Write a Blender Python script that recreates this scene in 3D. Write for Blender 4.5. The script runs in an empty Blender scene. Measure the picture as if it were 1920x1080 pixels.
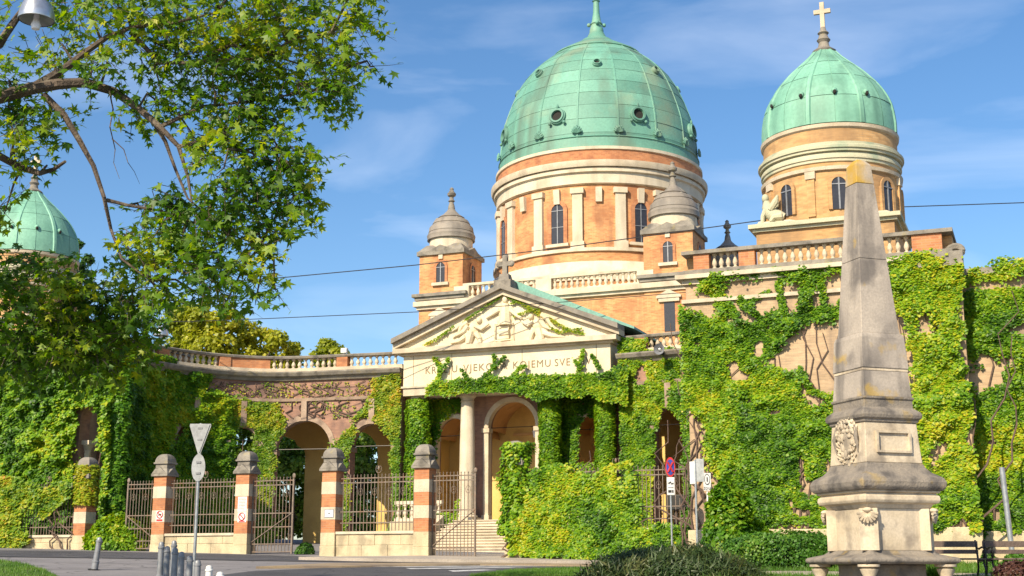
import bpy, bmesh, math, random
import numpy as np
from mathutils import Vector, Matrix
random.seed(7); RNG = np.random.default_rng(7)
PI = math.pi
C = bpy.context.scene.collection
SC = bpy.context.scene

# ---------------------------------------------------------------- camera, sky, sun, exposure
F_PX, HZ = 2457.0, 1065.0                      # focal length in photo pixels, horizon row
PITCH = math.atan((HZ - 540) / F_PX)
cam = bpy.data.objects.new('camera', bpy.data.cameras.new('camera'))
C.objects.link(cam)
cam.location = (0, 0, 0)                       # z = 0 is eye height; the street below is at about -1.5
cam.rotation_euler = (PI / 2 + PITCH, 0, 0)
cam.data.sensor_width = 36.0
cam.data.lens = F_PX / 1920 * 36
cam.data.clip_start = 0.1; cam.data.clip_end = 3000
SC.camera = cam

SUN_AZ, SUN_EL = math.radians(33), math.radians(36)     # sun behind the camera, to its left
w = bpy.data.worlds.new('World'); SC.world = w; w.use_nodes = True
nt = w.node_tree; nt.nodes.clear()
wo = nt.nodes.new('ShaderNodeOutputWorld'); bg = nt.nodes.new('ShaderNodeBackground')
sky = nt.nodes.new('ShaderNodeTexSky'); sky.sky_type = 'NISHITA'; sky.sun_disc = False
sky.sun_elevation = SUN_EL; sky.sun_rotation = math.pi + SUN_AZ
sky.air_density = 1.0; sky.dust_density = 0.8; sky.ozone_density = 3.0
tc = nt.nodes.new('ShaderNodeTexCoord'); mp = nt.nodes.new('ShaderNodeMapping')
mp.inputs['Scale'].default_value = (1.6, 1.6, 7.0); mp.inputs['Rotation'].default_value = (0.12, 0.1, 0)
nz = nt.nodes.new('ShaderNodeTexNoise'); nz.inputs['Scale'].default_value = 2.2; nz.inputs['Detail'].default_value = 10; nz.inputs['Distortion'].default_value = 0.5
cr = nt.nodes.new('ShaderNodeValToRGB'); cr.color_ramp.elements[0].position = 0.49; cr.color_ramp.elements[1].position = 1.0
cr.color_ramp.elements[1].color = (0.5, 0.5, 0.5, 1)
mx = nt.nodes.new('ShaderNodeMixRGB'); mx.inputs['Color2'].default_value = (8.5, 9.0, 10.0, 1)
nt.links.new(tc.outputs['Generated'], mp.inputs['Vector']); nt.links.new(mp.outputs['Vector'], nz.inputs['Vector'])
nt.links.new(nz.outputs['Fac'], cr.inputs['Fac']); nt.links.new(cr.outputs['Color'], mx.inputs['Fac'])
hs = nt.nodes.new('ShaderNodeHueSaturation'); hs.inputs['Saturation'].default_value = 1.18; nt.links.new(sky.outputs['Color'], hs.inputs['Color']); nt.links.new(hs.outputs['Color'], mx.inputs['Color1']); nt.links.new(mx.outputs['Color'], bg.inputs['Color'])
bg.inputs['Strength'].default_value = 0.115
nt.links.new(bg.outputs['Background'], wo.inputs['Surface'])

sun = bpy.data.objects.new('sun', bpy.data.lights.new('sun', 'SUN')); C.objects.link(sun)
sun.data.energy = 5.0; sun.data.angle = math.radians(0.5); sun.data.color = (1.0, 0.86, 0.64)
to_sun = Vector((-math.sin(SUN_AZ) * math.cos(SUN_EL), -math.cos(SUN_AZ) * math.cos(SUN_EL), math.sin(SUN_EL)))
sun.rotation_euler = to_sun.to_track_quat('Z', 'Y').to_euler()
SC.view_settings.view_transform = 'Standard'; SC.view_settings.look = 'None'
SC.view_settings.gamma = 1; SC.view_settings.use_curve_mapping = False
SC.view_settings.exposure = 0.55

# ---------------------------------------------------------------- pixels to places
sP, cP = math.sin(PITCH), math.cos(PITCH)
TH = math.radians(22)                          # the facade is turned 22 degrees
EX = (math.cos(TH), -math.sin(TH)); NX = (math.sin(TH), math.cos(TH))
OX, OY = -0.41, 59.3                           # middle of the portico front
def ray(u, v):
    x = (u - 960) / F_PX; y = -(v - 540) / F_PX
    return (x, cP - y * sP, sP + y * cP)
def at_depth(u, v, D):
    d = ray(u, v); k = D / d[1]; return Vector((d[0] * k, D, d[2] * k))
def on_plane(u, v, c):                         # facade-parallel plane at depth c behind the portico front -> (a, z)
    d = ray(u, v); k = (OX * NX[0] + OY * NX[1] + c) / (d[0] * NX[0] + d[1] * NX[1])
    x, y, z = d[0] * k, d[1] * k, d[2] * k
    return (x - OX) * EX[0] + (y - OY) * EX[1], z
def A(u, v, c): return on_plane(u, v, c)[0]
def Z(u, v, c): return on_plane(u, v, c)[1]
def world(a, c, z=0.0): return Vector((OX + a * EX[0] + c * NX[0], OY + a * EX[1] + c * NX[1], z))
def local(x, y): return ((x - OX) * EX[0] + (y - OY) * EX[1], (x - OX) * NX[0] + (y - OY) * NX[1])
def project(X, Y, Zz):
    fw = Y * cP + Zz * sP; up = -Y * sP + Zz * cP
    return 960 + F_PX * X / fw, 540 - F_PX * up / fw
def project_ac(a, c, z):
    return project(OX + a * EX[0] + c * NX[0], OY + a * EX[1] + c * NX[1], z)
G0, GD, GX = -1.5, 0.039, -0.012               # the street climbs gently towards the gate
def ground(x, y): return G0 + GD * min(max(y, -60), 75) + GX * min(max(x, -40), 40)
def on_ground(u, v, lift=0.0):
    d = ray(u, v); k = (G0 + lift) / (d[2] - GD * d[1] - GX * d[0])
    return Vector((d[0] * k, d[1] * k, d[2] * k))
def gac(a, c):
    p = world(a, c); return ground(p.x, p.y)

# ---------------------------------------------------------------- materials
def new_mat(name):
    m = bpy.data.materials.new(name); m.use_nodes = True
    t = m.node_tree; t.nodes.clear()
    o = t.nodes.new('ShaderNodeOutputMaterial'); b = t.nodes.new('ShaderNodeBsdfPrincipled')
    t.links.new(b.outputs[0], o.inputs[0]); return m, t, b
def nd(t, typ, **kw):
    n = t.nodes.new(typ)
    for k, v in kw.items():
        if k in n.inputs: n.inputs[k].default_value = v
        else: setattr(n, k, v)
    return n
def col4(c): return (c[0], c[1], c[2], 1)
def position(t, scale=(1, 1, 1)):
    g = t.nodes.new('ShaderNodeNewGeometry'); m = nd(t, 'ShaderNodeMapping', Scale=scale)
    t.links.new(g.outputs['Position'], m.inputs['Vector']); return m.outputs[0]
def noise(t, vec, scale, detail=5, lo=.35, hi=.65):
    n = nd(t, 'ShaderNodeTexNoise', Scale=scale, Detail=detail); t.links.new(vec, n.inputs['Vector'])
    r = nd(t, 'ShaderNodeMapRange'); r.inputs['From Min'].default_value = lo; r.inputs['From Max'].default_value = hi
    t.links.new(n.outputs['Fac'], r.inputs['Value']); return r.outputs[0]
def mixc(t, fac, c1, c2, blend='MIX', k=1.0):
    m = nd(t, 'ShaderNodeMixRGB', blend_type=blend)
    if k != 1.0:
        mu = nd(t, 'ShaderNodeMath', operation='MULTIPLY'); mu.inputs[1].default_value = k; t.links.new(fac, mu.inputs[0]); fac = mu.outputs[0]
    t.links.new(fac, m.inputs[0]) if not isinstance(fac, float) else setattr(m.inputs[0], 'default_value', fac)
    for i, c in ((1, c1), (2, c2)):
        if isinstance(c, tuple): m.inputs[i].default_value = col4(c)
        else: t.links.new(c, m.inputs[i])
    return m.outputs[0]
def bump(t, b, h, strength=.3, dist=.02):
    n = nd(t, 'ShaderNodeBump'); n.inputs['Strength'].default_value = strength; n.inputs['Distance'].default_value = dist
    t.links.new(h, n.inputs['Height']); t.links.new(n.outputs[0], b.inputs['Normal'])
def surf(name, c1, c2, scale=1.5, rough=.85, stain=None, streak=None, lichen=None, metal=0.0, bmp=.3, rand=0.0, fine=25, crack=0):
    m, t, b = new_mat(name); p = position(t)
    c = mixc(t, noise(t, p, scale), c1, c2)
    f = noise(t, p, fine, 3, .3, .7); c = mixc(t, f, c, tuple(x * .6 for x in c2), k=.35)
    if stain: c = mixc(t, noise(t, p, stain[2], 6, .52, .68), c, stain[0], k=stain[1])
    if streak: c = mixc(t, noise(t, position(t, (1, 1, .13)), streak[2], 6, .5, .7), c, streak[0], k=streak[1])
    if lichen: c = mixc(t, noise(t, p, lichen[2], 5, .6, .68), c, lichen[0], k=lichen[1])
    if crack:
        nn = nd(t, 'ShaderNodeTexNoise', Scale=.9, Detail=4); t.links.new(p, nn.inputs['Vector']); va = nd(t, 'ShaderNodeVectorMath', operation='ADD'); t.links.new(p, va.inputs[0]); t.links.new(nn.outputs['Color'], va.inputs[1])
        vo = nd(t, 'ShaderNodeTexVoronoi', feature='DISTANCE_TO_EDGE', Scale=.42); t.links.new(va.outputs[0], vo.inputs['Vector']); mr = nd(t, 'ShaderNodeMapRange'); mr.inputs['From Min'].default_value = .004; mr.inputs['From Max'].default_value = .022; mr.inputs['To Min'].default_value = 1; mr.inputs['To Max'].default_value = 0
        t.links.new(vo.outputs['Distance'], mr.inputs['Value']); c = mixc(t, mr.outputs[0], c, tuple(x * .35 for x in c2), k=crack)
    if rand:
        oi = t.nodes.new('ShaderNodeObjectInfo'); hs = nd(t, 'ShaderNodeHueSaturation')
        r = nd(t, 'ShaderNodeMapRange'); r.inputs['To Min'].default_value = 1 - rand; r.inputs['To Max'].default_value = 1 + rand
        t.links.new(oi.outputs['Random'], r.inputs['Value']); t.links.new(r.outputs[0], hs.inputs['Value']); t.links.new(c, hs.inputs['Color']); c = hs.outputs[0]
    t.links.new(c, b.inputs['Base Color']); b.inputs['Roughness'].default_value = rough; b.inputs['Metallic'].default_value = metal
    if bmp: bump(t, b, f, bmp)
    return m
def brick(name, c1, c2, mortar, stain=None, bw=.26, bh=.078, streak=None):
    m, t, b = new_mat(name)
    uv = t.nodes.new('ShaderNodeUVMap'); p = position(t)
    bt = nd(t, 'ShaderNodeTexBrick', Scale=1.0); bt.inputs['Brick Width'].default_value = bw; bt.inputs['Row Height'].default_value = bh
    bt.inputs['Mortar Size'].default_value = .008; bt.inputs['Mortar Smooth'].default_value = .3; bt.inputs['Bias'].default_value = -.1
    bt.inputs['Color1'].default_value = col4(c1); bt.inputs['Color2'].default_value = col4(c2); bt.inputs['Mortar'].default_value = col4(mortar)
    t.links.new(uv.outputs[0], bt.inputs['Vector'])
    c = mixc(t, noise(t, p, .7, 5), bt.outputs['Color'], tuple(x * .72 for x in c2), k=.55)
    c = mixc(t, noise(t, position(t, (2.5, 2.5, 9)), 1.2, 4, .35, .7), c, tuple(min(1, x * 1.35) for x in c1), k=.45)
    if stain: c = mixc(t, noise(t, p, stain[2], 6, .5, .66), c, stain[0], k=stain[1])
    if streak: c = mixc(t, noise(t, position(t, (1, 1, .15)), streak[2], 6, .52, .7), c, streak[0], k=streak[1])
    t.links.new(c, b.inputs['Base Color']); b.inputs['Roughness'].default_value = .9
    bump(t, b, bt.outputs['Fac'], -.4, .01); return m
def plain(name, c, rough=.5, metal=0.0):
    m, t, b = new_mat(name); p = position(t)
    t.links.new(mixc(t, noise(t, p, 9, 4), c, tuple(x * .75 for x in c)), b.inputs['Base Color'])
    b.inputs['Roughness'].default_value = rough; b.inputs['Metallic'].default_value = metal; return m
def leafmat(name, stops, trans=.35, rough=.5):
    m, t, b = new_mat(name)
    at = nd(t, 'ShaderNodeAttribute', attribute_name='tint'); r = t.nodes.new('ShaderNodeValToRGB')
    el = r.color_ramp.elements
    while len(el) < len(stops): el.new(.5)
    for e, (p, c) in zip(el, stops): e.position = p; e.color = col4(c)
    t.links.new(at.outputs['Fac'], r.inputs[0]); t.links.new(r.outputs[0], b.inputs['Base Color'])
    b.inputs['Roughness'].default_value = rough
    tr = t.nodes.new('ShaderNodeBsdfTranslucent'); ms = t.nodes.new('ShaderNodeMixShader'); ms.inputs[0].default_value = trans
    br = nd(t, 'ShaderNodeHueSaturation', Value=1.5, Saturation=1.05); t.links.new(r.outputs[0], br.inputs['Color']); t.links.new(br.outputs[0], tr.inputs['Color'])
    o = [n for n in t.nodes if n.type == 'OUTPUT_MATERIAL'][0]
    t.links.new(b.outputs[0], ms.inputs[1]); t.links.new(tr.outputs[0], ms.inputs[2]); t.links.new(ms.outputs[0], o.inputs[0]); return m

GREY = (.10, .09, .075)
M = dict(
    brick=brick('orange_brick', (.62, .32, .13), (.41, .16, .058), (.50, .36, .22), stain=((.30, .115, .05), .75, .8), streak=((.22, .095, .05), .65, 1.4)),
    brick_tan=brick('tan_brick', (.54, .33, .145), (.40, .22, .085), (.34, .24, .14), stain=((.27, .16, .08), .55, .5), streak=((.20, .125, .07), .55, 1.6)),
    brick_dull=brick('dull_tan_brick', (.47, .335, .205), (.36, .25, .15), (.30, .235, .165), stain=((.24, .17, .12), .65, .6), streak=((.18, .13, .095), .6, 1.6)),
    brick_old=brick('weathered_brick', (.38, .21, .14), (.27, .145, .105), (.27, .20, .16), stain=((.13, .085, .075), .8, .9), streak=((.12, .08, .07), .5, 1.8)),
    brick_red=brick('red_brick', (.50, .215, .09), (.34, .125, .055), (.40, .27, .17), stain=((.24, .09, .045), .5, 2.0)),
    stone=surf('pale_limestone', (.66, .57, .43), (.54, .45, .32), 1.2, stain=((.30, .25, .18), .5, 1.1), streak=((.26, .22, .17), .35, 2.5)),
    stone_brown=surf('twig stained stone', (.44, .33, .24), (.31, .22, .16), 1.5, stain=((.16, .11, .085), .75, 1.6), streak=((.14, .10, .08), .5, 2.5)),
    stone_white=surf('white_limestone', (.70, .62, .48), (.60, .51, .37), 1.0, stain=((.36, .30, .21), .5, .9), streak=((.30, .25, .18), .5, 1.8)),
    stone_grey=surf('grey_weathered_stone', (.30, .27, .22), (.19, .17, .145), 2.0, stain=((.07, .065, .055), .7, 2.2), lichen=((.30, .24, .08), .35, 3.0)),
    stone_cream=surf('cream_pediment_stone', (.78, .69, .50), (.68, .58, .39), .8, stain=((.48, .38, .24), .35, 1.5)),
    stone_plinth=surf('stained_plinth_stone', (.62, .52, .34), (.50, .41, .25), 1.3, stain=((.22, .18, .12), .6, 1.8), streak=((.20, .17, .12), .45, 3)),
    obelisk=surf('obelisk_stone', (.46, .40, .33), (.32, .28, .24), 1.6, stain=((.10, .09, .085), .75, 1.3), streak=((.065, .06, .058), .85, 2.3), lichen=((.42, .27, .03), .6, 1.9), bmp=.12),
    obelisk_top=surf('lichened_obelisk_tip', (.46, .38, .28), (.34, .29, .23), 2.0, stain=((.46, .28, .025), .9, 1.6), streak=((.40, .24, .03), .6, 2.2), bmp=.12),
    obelisk_base=surf('obelisk_base_stone', (.62, .53, .40), (.52, .43, .30), 1.8, stain=((.20, .165, .13), .7, 2.4), streak=((.15, .13, .11), .6, 3.2), bmp=.1),
    obelisk_dark=surf('obelisk_dark_stone', (.28, .24, .19), (.17, .15, .13), 3.0, stain=((.06, .055, .05), .7, 3.0), lichen=((.36, .24, .05), .4, 2.5)),
    copper=surf('green_copper', (.155, .36, .27), (.115, .295, .225), .7, .62, stain=((.23, .28, .18), .65, .45), streak=((.10, .17, .125), .85, .8), bmp=.1, rand=.16, fine=8),
    copper_pale=surf('pale_green_copper', (.23, .48, .35), (.17, .39, .285), .8, .62, stain=((.10, .27, .19), .45, .7), streak=((.06, .15, .11), .55, 1.4), bmp=.1, rand=.08, fine=8),
    copper_stone=surf('copper_stained_stone', (.56, .51, .36), (.44, .44, .30), 1.2, stain=((.22, .30, .21), .7, 1.3)),
    lead=surf('grey_lead', (.30, .26, .21), (.22, .195, .165), 2.0, .6, streak=((.12, .105, .09), .6, 2.0), rand=.06),
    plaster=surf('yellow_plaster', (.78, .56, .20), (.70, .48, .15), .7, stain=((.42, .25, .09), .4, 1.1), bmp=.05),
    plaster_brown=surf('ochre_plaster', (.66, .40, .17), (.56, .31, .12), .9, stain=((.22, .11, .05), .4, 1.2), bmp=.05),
    roof_copper=plain('roof_copper', (.16, .36, .29), .6),
    glass=plain('dark_window_glass', (.035, .035, .042), .25),
    dark=plain('dark_void', (.02, .018, .016), .9),
    iron=surf('rusty_iron', (.22, .17, .13), (.14, .105, .08), 5, .6, stain=((.22, .10, .04), .5, 4)),
    iron_dark=plain('black_iron', (.025, .023, .022), .45, .3),
    steel=plain('galvanised_steel', (.42, .44, .46), .4, .6),
    grey_paint=plain('grey_paint', (.25, .26, .28), .45, .2),
    white=plain('white_paint', (.74, .74, .72), .5),
    red=plain('red_paint', (.55, .03, .03), .45), blue=plain('blue_paint', (.03, .06, .35), .45), black=plain('black_paint', (.02, .02, .02), .5),
    letters=plain('carved_letters', (.24, .18, .11), .9),
    asphalt=surf('asphalt', (.085, .083, .092), (.055, .055, .064), .8, .9, stain=((.035, .035, .038), .8, .5), streak=((.13, .125, .12), .4, .8), crack=.7, bmp=.4, fine=60),
    paving=surf('pale_asphalt', (.25, .235, .235), (.20, .19, .195), .5, .9, stain=((.14, .13, .13), .7, .45), crack=.7, bmp=.3, fine=60),
    flags=surf('stone_flags', (.44, .38, .31), (.36, .31, .26), .8, .9, stain=((.26, .22, .18), .4, .8)),
    setts=surf('yellow_setts', (.36, .27, .16), (.26, .20, .14), 1.2, .9, stain=((.15, .12, .10), .6, .9)),
    paint_line=surf('worn_road_paint', (.62, .62, .62), (.40, .40, .41), 2.5, .8, stain=((.10, .10, .11), .6, 2.5)),
    soil=surf('lawn_soil', (.075, .095, .025), (.05, .07, .018), 1.2, .95),
    gravel=surf('gravel_path', (.42, .36, .28), (.33, .28, .21), 3, .95),
    bark=surf('plane_bark', (.12, .088, .064), (.06, .044, .034), 4, .9, stain=((.24, .20, .145), .45, 5), bmp=.6),
    stem=surf('vine_stem', (.16, .105, .08), (.10, .065, .05), 5, .95),
    wood=surf('weathered_wood', (.17, .12, .095), (.10, .072, .06), 5, .8),
    aluminium=plain('lamp_aluminium', (.62, .62, .62), .3, .8),
    frosted=plain('frosted_bulb', (.80, .80, .78), .2),
    wire=plain('black_cable', (.03, .03, .035), .6),
    ivy=leafmat('ivy_leaf', [(0, (.03, .10, .004)), (.35, (.115, .26, .006)), (.7, (.25, .385, .008)), (1, (.47, .44, .015))]),
    ivy_gold=leafmat('golden_ivy_leaf', [(0, (.09, .20, .010)), (.4, (.24, .33, .012)), (.75, (.44, .40, .02)), (1, (.50, .24, .03))]),
    ivy_dark=leafmat('deep_ivy_leaf', [(0, (.03, .11, .006)), (.5, (.09, .23, .008)), (.85, (.20, .34, .012)), (1, (.34, .38, .02))]),
    plane=leafmat('plane_leaf', [(0, (.03, .09, .005)), (.45, (.09, .20, .007)), (.8, (.22, .33, .009)), (1, (.45, .46, .02))], .5),
    tree_gold=leafmat('spring_leaf', [(0, (.14, .20, .012)), (.5, (.30, .34, .02)), (1, (.50, .46, .03))], .45),
    tree_green=leafmat('woodland_leaf', [(0, (.03, .08, .01)), (.5, (.07, .16, .015)), (1, (.16, .25, .02))], .4),
    hedge=leafmat('box_leaf', [(0, (.03, .10, .010)), (.6, (.08, .20, .012)), (1, (.18, .27, .02))], .25),
    juniper=leafmat('juniper_needle', [(0, (.018, .042, .010)), (.6, (.05, .085, .018)), (1, (.12, .12, .035))], .15),
    grass=leafmat('grass_blade', [(0, (.05, .14, .012)), (.6, (.095, .21, .015)), (1, (.19, .27, .03))], .3),
    copper_leaf=leafmat('copper_shrub_leaf', [(0, (.05, .02, .02)), (.6, (.11, .045, .03)), (1, (.20, .10, .05))], .3),
)

# ---------------------------------------------------------------- mesh and object helpers
class MB:
    def __init__(s): s.v = []; s.f = []; s.u = []; s.s = []
    def face(s, idx, uv=None, smooth=False): s.f.append(tuple(idx)); s.u.append(uv); s.s.append(smooth)
    def add(s, pts): n = len(s.v); s.v.extend(tuple(p) for p in pts); return n
    def box(s, x0, x1, y0, y1, z0, z1, taper=0.0):
        t = taper
        n = s.add([(x0, y0, z0), (x1, y0, z0), (x1, y1, z0), (x0, y1, z0), (x0 + t, y0 + t, z1), (x1 - t, y0 + t, z1), (x1 - t, y1 - t, z1), (x0 + t, y1 - t, z1)])
        for q in ((0, 3, 2, 1), (4, 5, 6, 7), (0, 1, 5, 4), (1, 2, 6, 5), (2, 3, 7, 6), (3, 0, 4, 7)): s.face([n + i for i in q])
        return s
    def prism(s, pts, y0, y1):                 # outline in x,z swept along y
        k = len(pts); n = s.add([(x, y0, z) for x, z in pts] + [(x, y1, z) for x, z in pts])
        s.face([n + i for i in range(k)]); s.face([n + k + i for i in reversed(range(k))])
        for i in range(k): j = (i + 1) % k; s.face([n + j, n + i, n + k + i, n + k + j])
        return s
    def slab(s, pts, h):                       # polygon of 3d points, thickened downward
        k = len(pts); n = s.add([tuple(p) for p in pts] + [(p[0], p[1], p[2] - h) for p in pts])
        s.face([n + i for i in range(k)]); s.face([n + k + i for i in reversed(range(k))])
        for i in range(k): j = (i + 1) % k; s.face([n + j, n + i, n + k + i, n + k + j])
        return s
    def lathe(s, prof, cx=0, cy=0, seg=24, a0=0.0, a1=2 * PI, smooth=True, cap=False):
        full = abs(a1 - a0 - 2 * PI) < 1e-6; m = seg if full else seg + 1; n = len(s.v); run = 0.0
        for i in range(m):
            an = a0 + (a1 - a0) * i / seg
            for r, z in prof: s.v.append((cx + r * math.sin(an), cy - r * math.cos(an), z))
        k = len(prof); R = max(p[0] for p in prof)
        L = [0.0]
        for i in range(1, k): L.append(L[-1] + math.dist(prof[i], prof[i - 1]))
        z0 = prof[0][1]
        for i in range(seg):
            j = (i + 1) % m; u0 = (a0 + (a1 - a0) * i / seg) * R; u1 = (a0 + (a1 - a0) * (i + 1) / seg) * R
            for q in range(k - 1):
                s.face([n + i * k + q, n + j * k + q, n + j * k + q + 1, n + i * k + q + 1],
                       [(u0, z0 + L[q]), (u1, z0 + L[q]), (u1, z0 + L[q + 1]), (u0, z0 + L[q + 1])], smooth)
        if cap and full:
            s.face([n + i * k + k - 1 for i in range(m)]); s.face([n + i * k for i in reversed(range(m))])
        return s
    def tube(s, pts, rad, seg=6, cap=True):
        pts = [Vector(p) for p in pts]; n = len(s.v); k = len(pts)
        if not isinstance(rad, (list, tuple)): rad = [rad] * k
        up = Vector((0.13, 0.27, 1)).normalized()
        for i, p in enumerate(pts):
            d = (pts[min(i + 1, k - 1)] - pts[max(i - 1, 0)]).normalized()
            x = d.cross(up)
            if x.length < 1e-3: x = d.cross(Vector((1, 0, 0)))
            x.normalize(); y = d.cross(x)
            for j in range(seg):
                an = 2 * PI * j / seg; s.v.append(tuple(p + (x * math.cos(an) + y * math.sin(an)) * rad[i]))
        for i in range(k - 1):
            for j in range(seg):
                q = (j + 1) % seg; s.face([n + i * seg + j, n + i * seg + q, n + (i + 1) * seg + q, n + (i + 1) * seg + j], None, True)
        if cap: s.face([n + j for j in reversed(range(seg))]); s.face([n + (k - 1) * seg + j for j in range(seg)])
        return s
    def ball(s, c, r, seg=10, rings=6):
        if not isinstance(r, (list, tuple)): r = (r, r, r)
        n = len(s.v)
        for i in range(rings + 1):
            t = PI * i / rings
            for j in range(seg):
                p = 2 * PI * j / seg; s.v.append((c[0] + r[0] * math.sin(t) * math.cos(p), c[1] + r[1] * math.sin(t) * math.sin(p), c[2] - r[2] * math.cos(t)))
        for i in range(rings):
            for j in range(seg):
                q = (j + 1) % seg; s.face([n + i * seg + j, n + i * seg + q, n + (i + 1) * seg + q, n + (i + 1) * seg + j], None, True)
        return s
    def mesh(s, name, mat, off=(0, 0, 0)):
        me = bpy.data.meshes.new(name)
        V = np.array(s.v, dtype=float) - np.array(off)
        me.from_pydata(V.tolist(), [], s.f); uvl = me.uv_layers.new(name='UVMap'); buf = []
        for p, uv in zip(me.polygons, s.u):
            if uv: buf.extend(uv)
            else:
                nx, ny, nzz = p.normal
                for vi in p.vertices:
                    x, y, zz = s.v[vi]
                    if abs(nzz) > .75: buf.append((x, y))
                    else:
                        l = math.hypot(nx, ny) or 1; buf.append(((-ny * x + nx * y) / l, zz))
        uvl.data.foreach_set('uv', np.array(buf, dtype=np.float32).ravel())
        me.polygons.foreach_set('use_smooth', s.s)
        if any(s.s): me.set_sharp_from_angle(angle=math.radians(38))
        me.materials.append(M[mat]); return me
    def build(s, name, mat, parent=None, bevel=0.0):
        off = ORG.get(parent.name, (0, 0, 0)) if parent else (0, 0, 0)
        o = bpy.data.objects.new(name, s.mesh(name, mat, off)); C.objects.link(o); o.parent = root_of(parent)
        if parent is not None: o.parent = parent; ORG[o.name] = off
        if bevel:
            b = o.modifiers.new('bevel', 'BEVEL'); b.width = bevel; b.segments = 2; b.limit_method = 'ANGLE'
        return o
ORG = {}
def root_of(p): return p
def tag(o, label, cat, group=None, kind=None):
    if label: o['label'] = label
    if cat: o['category'] = cat
    if group: o['group'] = group
    if kind: o['kind'] = kind
    return o
def thing(name, label, cat, loc=(0, 0, 0), rz=0.0, group=None):
    o = bpy.data.objects.new(name, None); C.objects.link(o); o.location = loc; o.rotation_euler.z = rz
    o.empty_display_size = .3; return tag(o, label, cat, group)
def fthing(name, label, cat, a, c, z=0.0, group=None):   # a thing in the facade's frame; its parts use (a, c, z)
    o = thing(name, label, cat, world(a, c, z), -TH, group); ORG[o.name] = (a, c, z); return o
def put(name, me, parent, loc, rz=0.0, scale=(1, 1, 1)):  # one shared-mesh piece under a thing
    off = ORG.get(parent.name, (0, 0, 0))
    o = bpy.data.objects.new(name, me); C.objects.link(o); o.parent = parent
    o.location = (loc[0] - off[0], loc[1] - off[1], loc[2] - off[2]); o.rotation_euler.z = rz; o.scale = scale
    return o
def text_mesh(txt, size, depth, mat):
    cu = bpy.data.curves.new('lettering', 'FONT'); cu.body = txt; cu.size = size; cu.extrude = depth; cu.align_x = 'CENTER'; cu.resolution_u = 3; cu.space_character = 1.18
    o = bpy.data.objects.new('lettering', cu); C.objects.link(o)
    dg = bpy.context.evaluated_depsgraph_get(); dg.update()
    me = bpy.data.meshes.new_from_object(o.evaluated_get(dg)); bpy.data.objects.remove(o)
    me.materials.clear(); me.materials.append(M[mat]); return me

# value noise for masks and relief (vectorised)
_T = RNG.random((64, 64, 64))
def vnoise(p, scale):
    q = np.asarray(p) * scale; i = np.floor(q).astype(int); f = q - i; f = f * f * (3 - 2 * f); r = 0
    for dx in (0, 1):
        for dy in (0, 1):
            for dz in (0, 1):
                wgt = (f[:, 0] if dx else 1 - f[:, 0]) * (f[:, 1] if dy else 1 - f[:, 1]) * (f[:, 2] if dz else 1 - f[:, 2])
                r = r + wgt * _T[(i[:, 0] + dx) % 64, (i[:, 1] + dy) % 64, (i[:, 2] + dz) % 64]
    return r
def in_poly(u, v, poly):
    r = np.zeros(len(u), bool); k = len(poly)
    for i in range(k):
        x0, y0 = poly[i]; x1, y1 = poly[(i + 1) % k]
        if y0 == y1: continue
        t = ((y0 > v) != (y1 > v)) & (u < (x1 - x0) * (v - y0) / (y1 - y0) + x0); r ^= t
    return r
LEAF4 = np.array([(0, 0, 0), (.5, .42, -.12), (0, 1, -.05), (-.5, .42, -.12)]); LEAF4_F = [(0, 1, 2), (0, 2, 3)]
_star = [(0, 0)]
for r_, an_ in [(.50, -88), (.36, -62), (.80, -46), (.44, -20), (1.0, 0), (.44, 20), (.80, 46), (.36, 62), (.50, 88)]:
    _star.append((r_ * math.sin(math.radians(an_)), r_ * math.cos(math.radians(an_))))
STAR = np.array([(x, y, -.18 * abs(x) - .1 * y * y) for x, y in _star]); STAR_F = [(0, i + 1, i) for i in range(1, 9)]
BLADE = np.array([(-.09, 0, 0), (.09, 0, 0), (.02, 1, .25)]); BLADE_F = [(0, 1, 2)]
def leaf_frames(nrm, droop=.5, jitter=.6):
    n = len(nrm); d = nrm + RNG.normal(0, jitter, (n, 3)); d /= np.linalg.norm(d, axis=1)[:, None]
    g = np.tile(np.array([0, 0, -1.0]), (n, 1)) * droop + RNG.normal(0, .5, (n, 3))
    y = g - d * (g * d).sum(1)[:, None]; y /= (np.linalg.norm(y, axis=1)[:, None] + 1e-9)
    return np.cross(y, d), y, d
def leaf_mesh(name, pos, nrm, size, tint, mat, shape='leaf', droop=.6, jitter=.5, frames=None):
    T, TF = {'leaf': (LEAF4, LEAF4_F), 'star': (STAR, STAR_F), 'blade': (BLADE, BLADE_F)}[shape]
    x, y, d = frames if frames is not None else leaf_frames(nrm, droop, jitter)
    n = len(pos); k = len(T); sz = size[:, None, None]
    V = pos[:, None, :] + sz * (x[:, None, :] * T[None, :, 0:1] + y[:, None, :] * T[None, :, 1:2] + d[:, None, :] * T[None, :, 2:3])
    V = V.reshape(-1, 3); nf = len(TF)
    idx = (np.array(TF)[None] + (np.arange(n) * k)[:, None, None]).reshape(-1)
    me = bpy.data.meshes.new(name); me.vertices.add(n * k); me.vertices.foreach_set('co', V.astype(np.float32).ravel())
    me.loops.add(n * nf * 3); me.loops.foreach_set('vertex_index', idx.astype(np.int32))
    me.polygons.add(n * nf); me.polygons.foreach_set('loop_start', (np.arange(n * nf) * 3).astype(np.int32))
    at = me.attributes.new('tint', 'FLOAT', 'POINT'); at.data.foreach_set('value', np.repeat(np.clip(tint, 0, 1), k).astype(np.float32))
    me.update(calc_edges=True); me.materials.append(M[mat]); return me
def to_world(a, c, z): return np.stack([OX + a * EX[0] + c * NX[0], OY + a * EX[1] + c * NX[1], z], 1)

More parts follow.
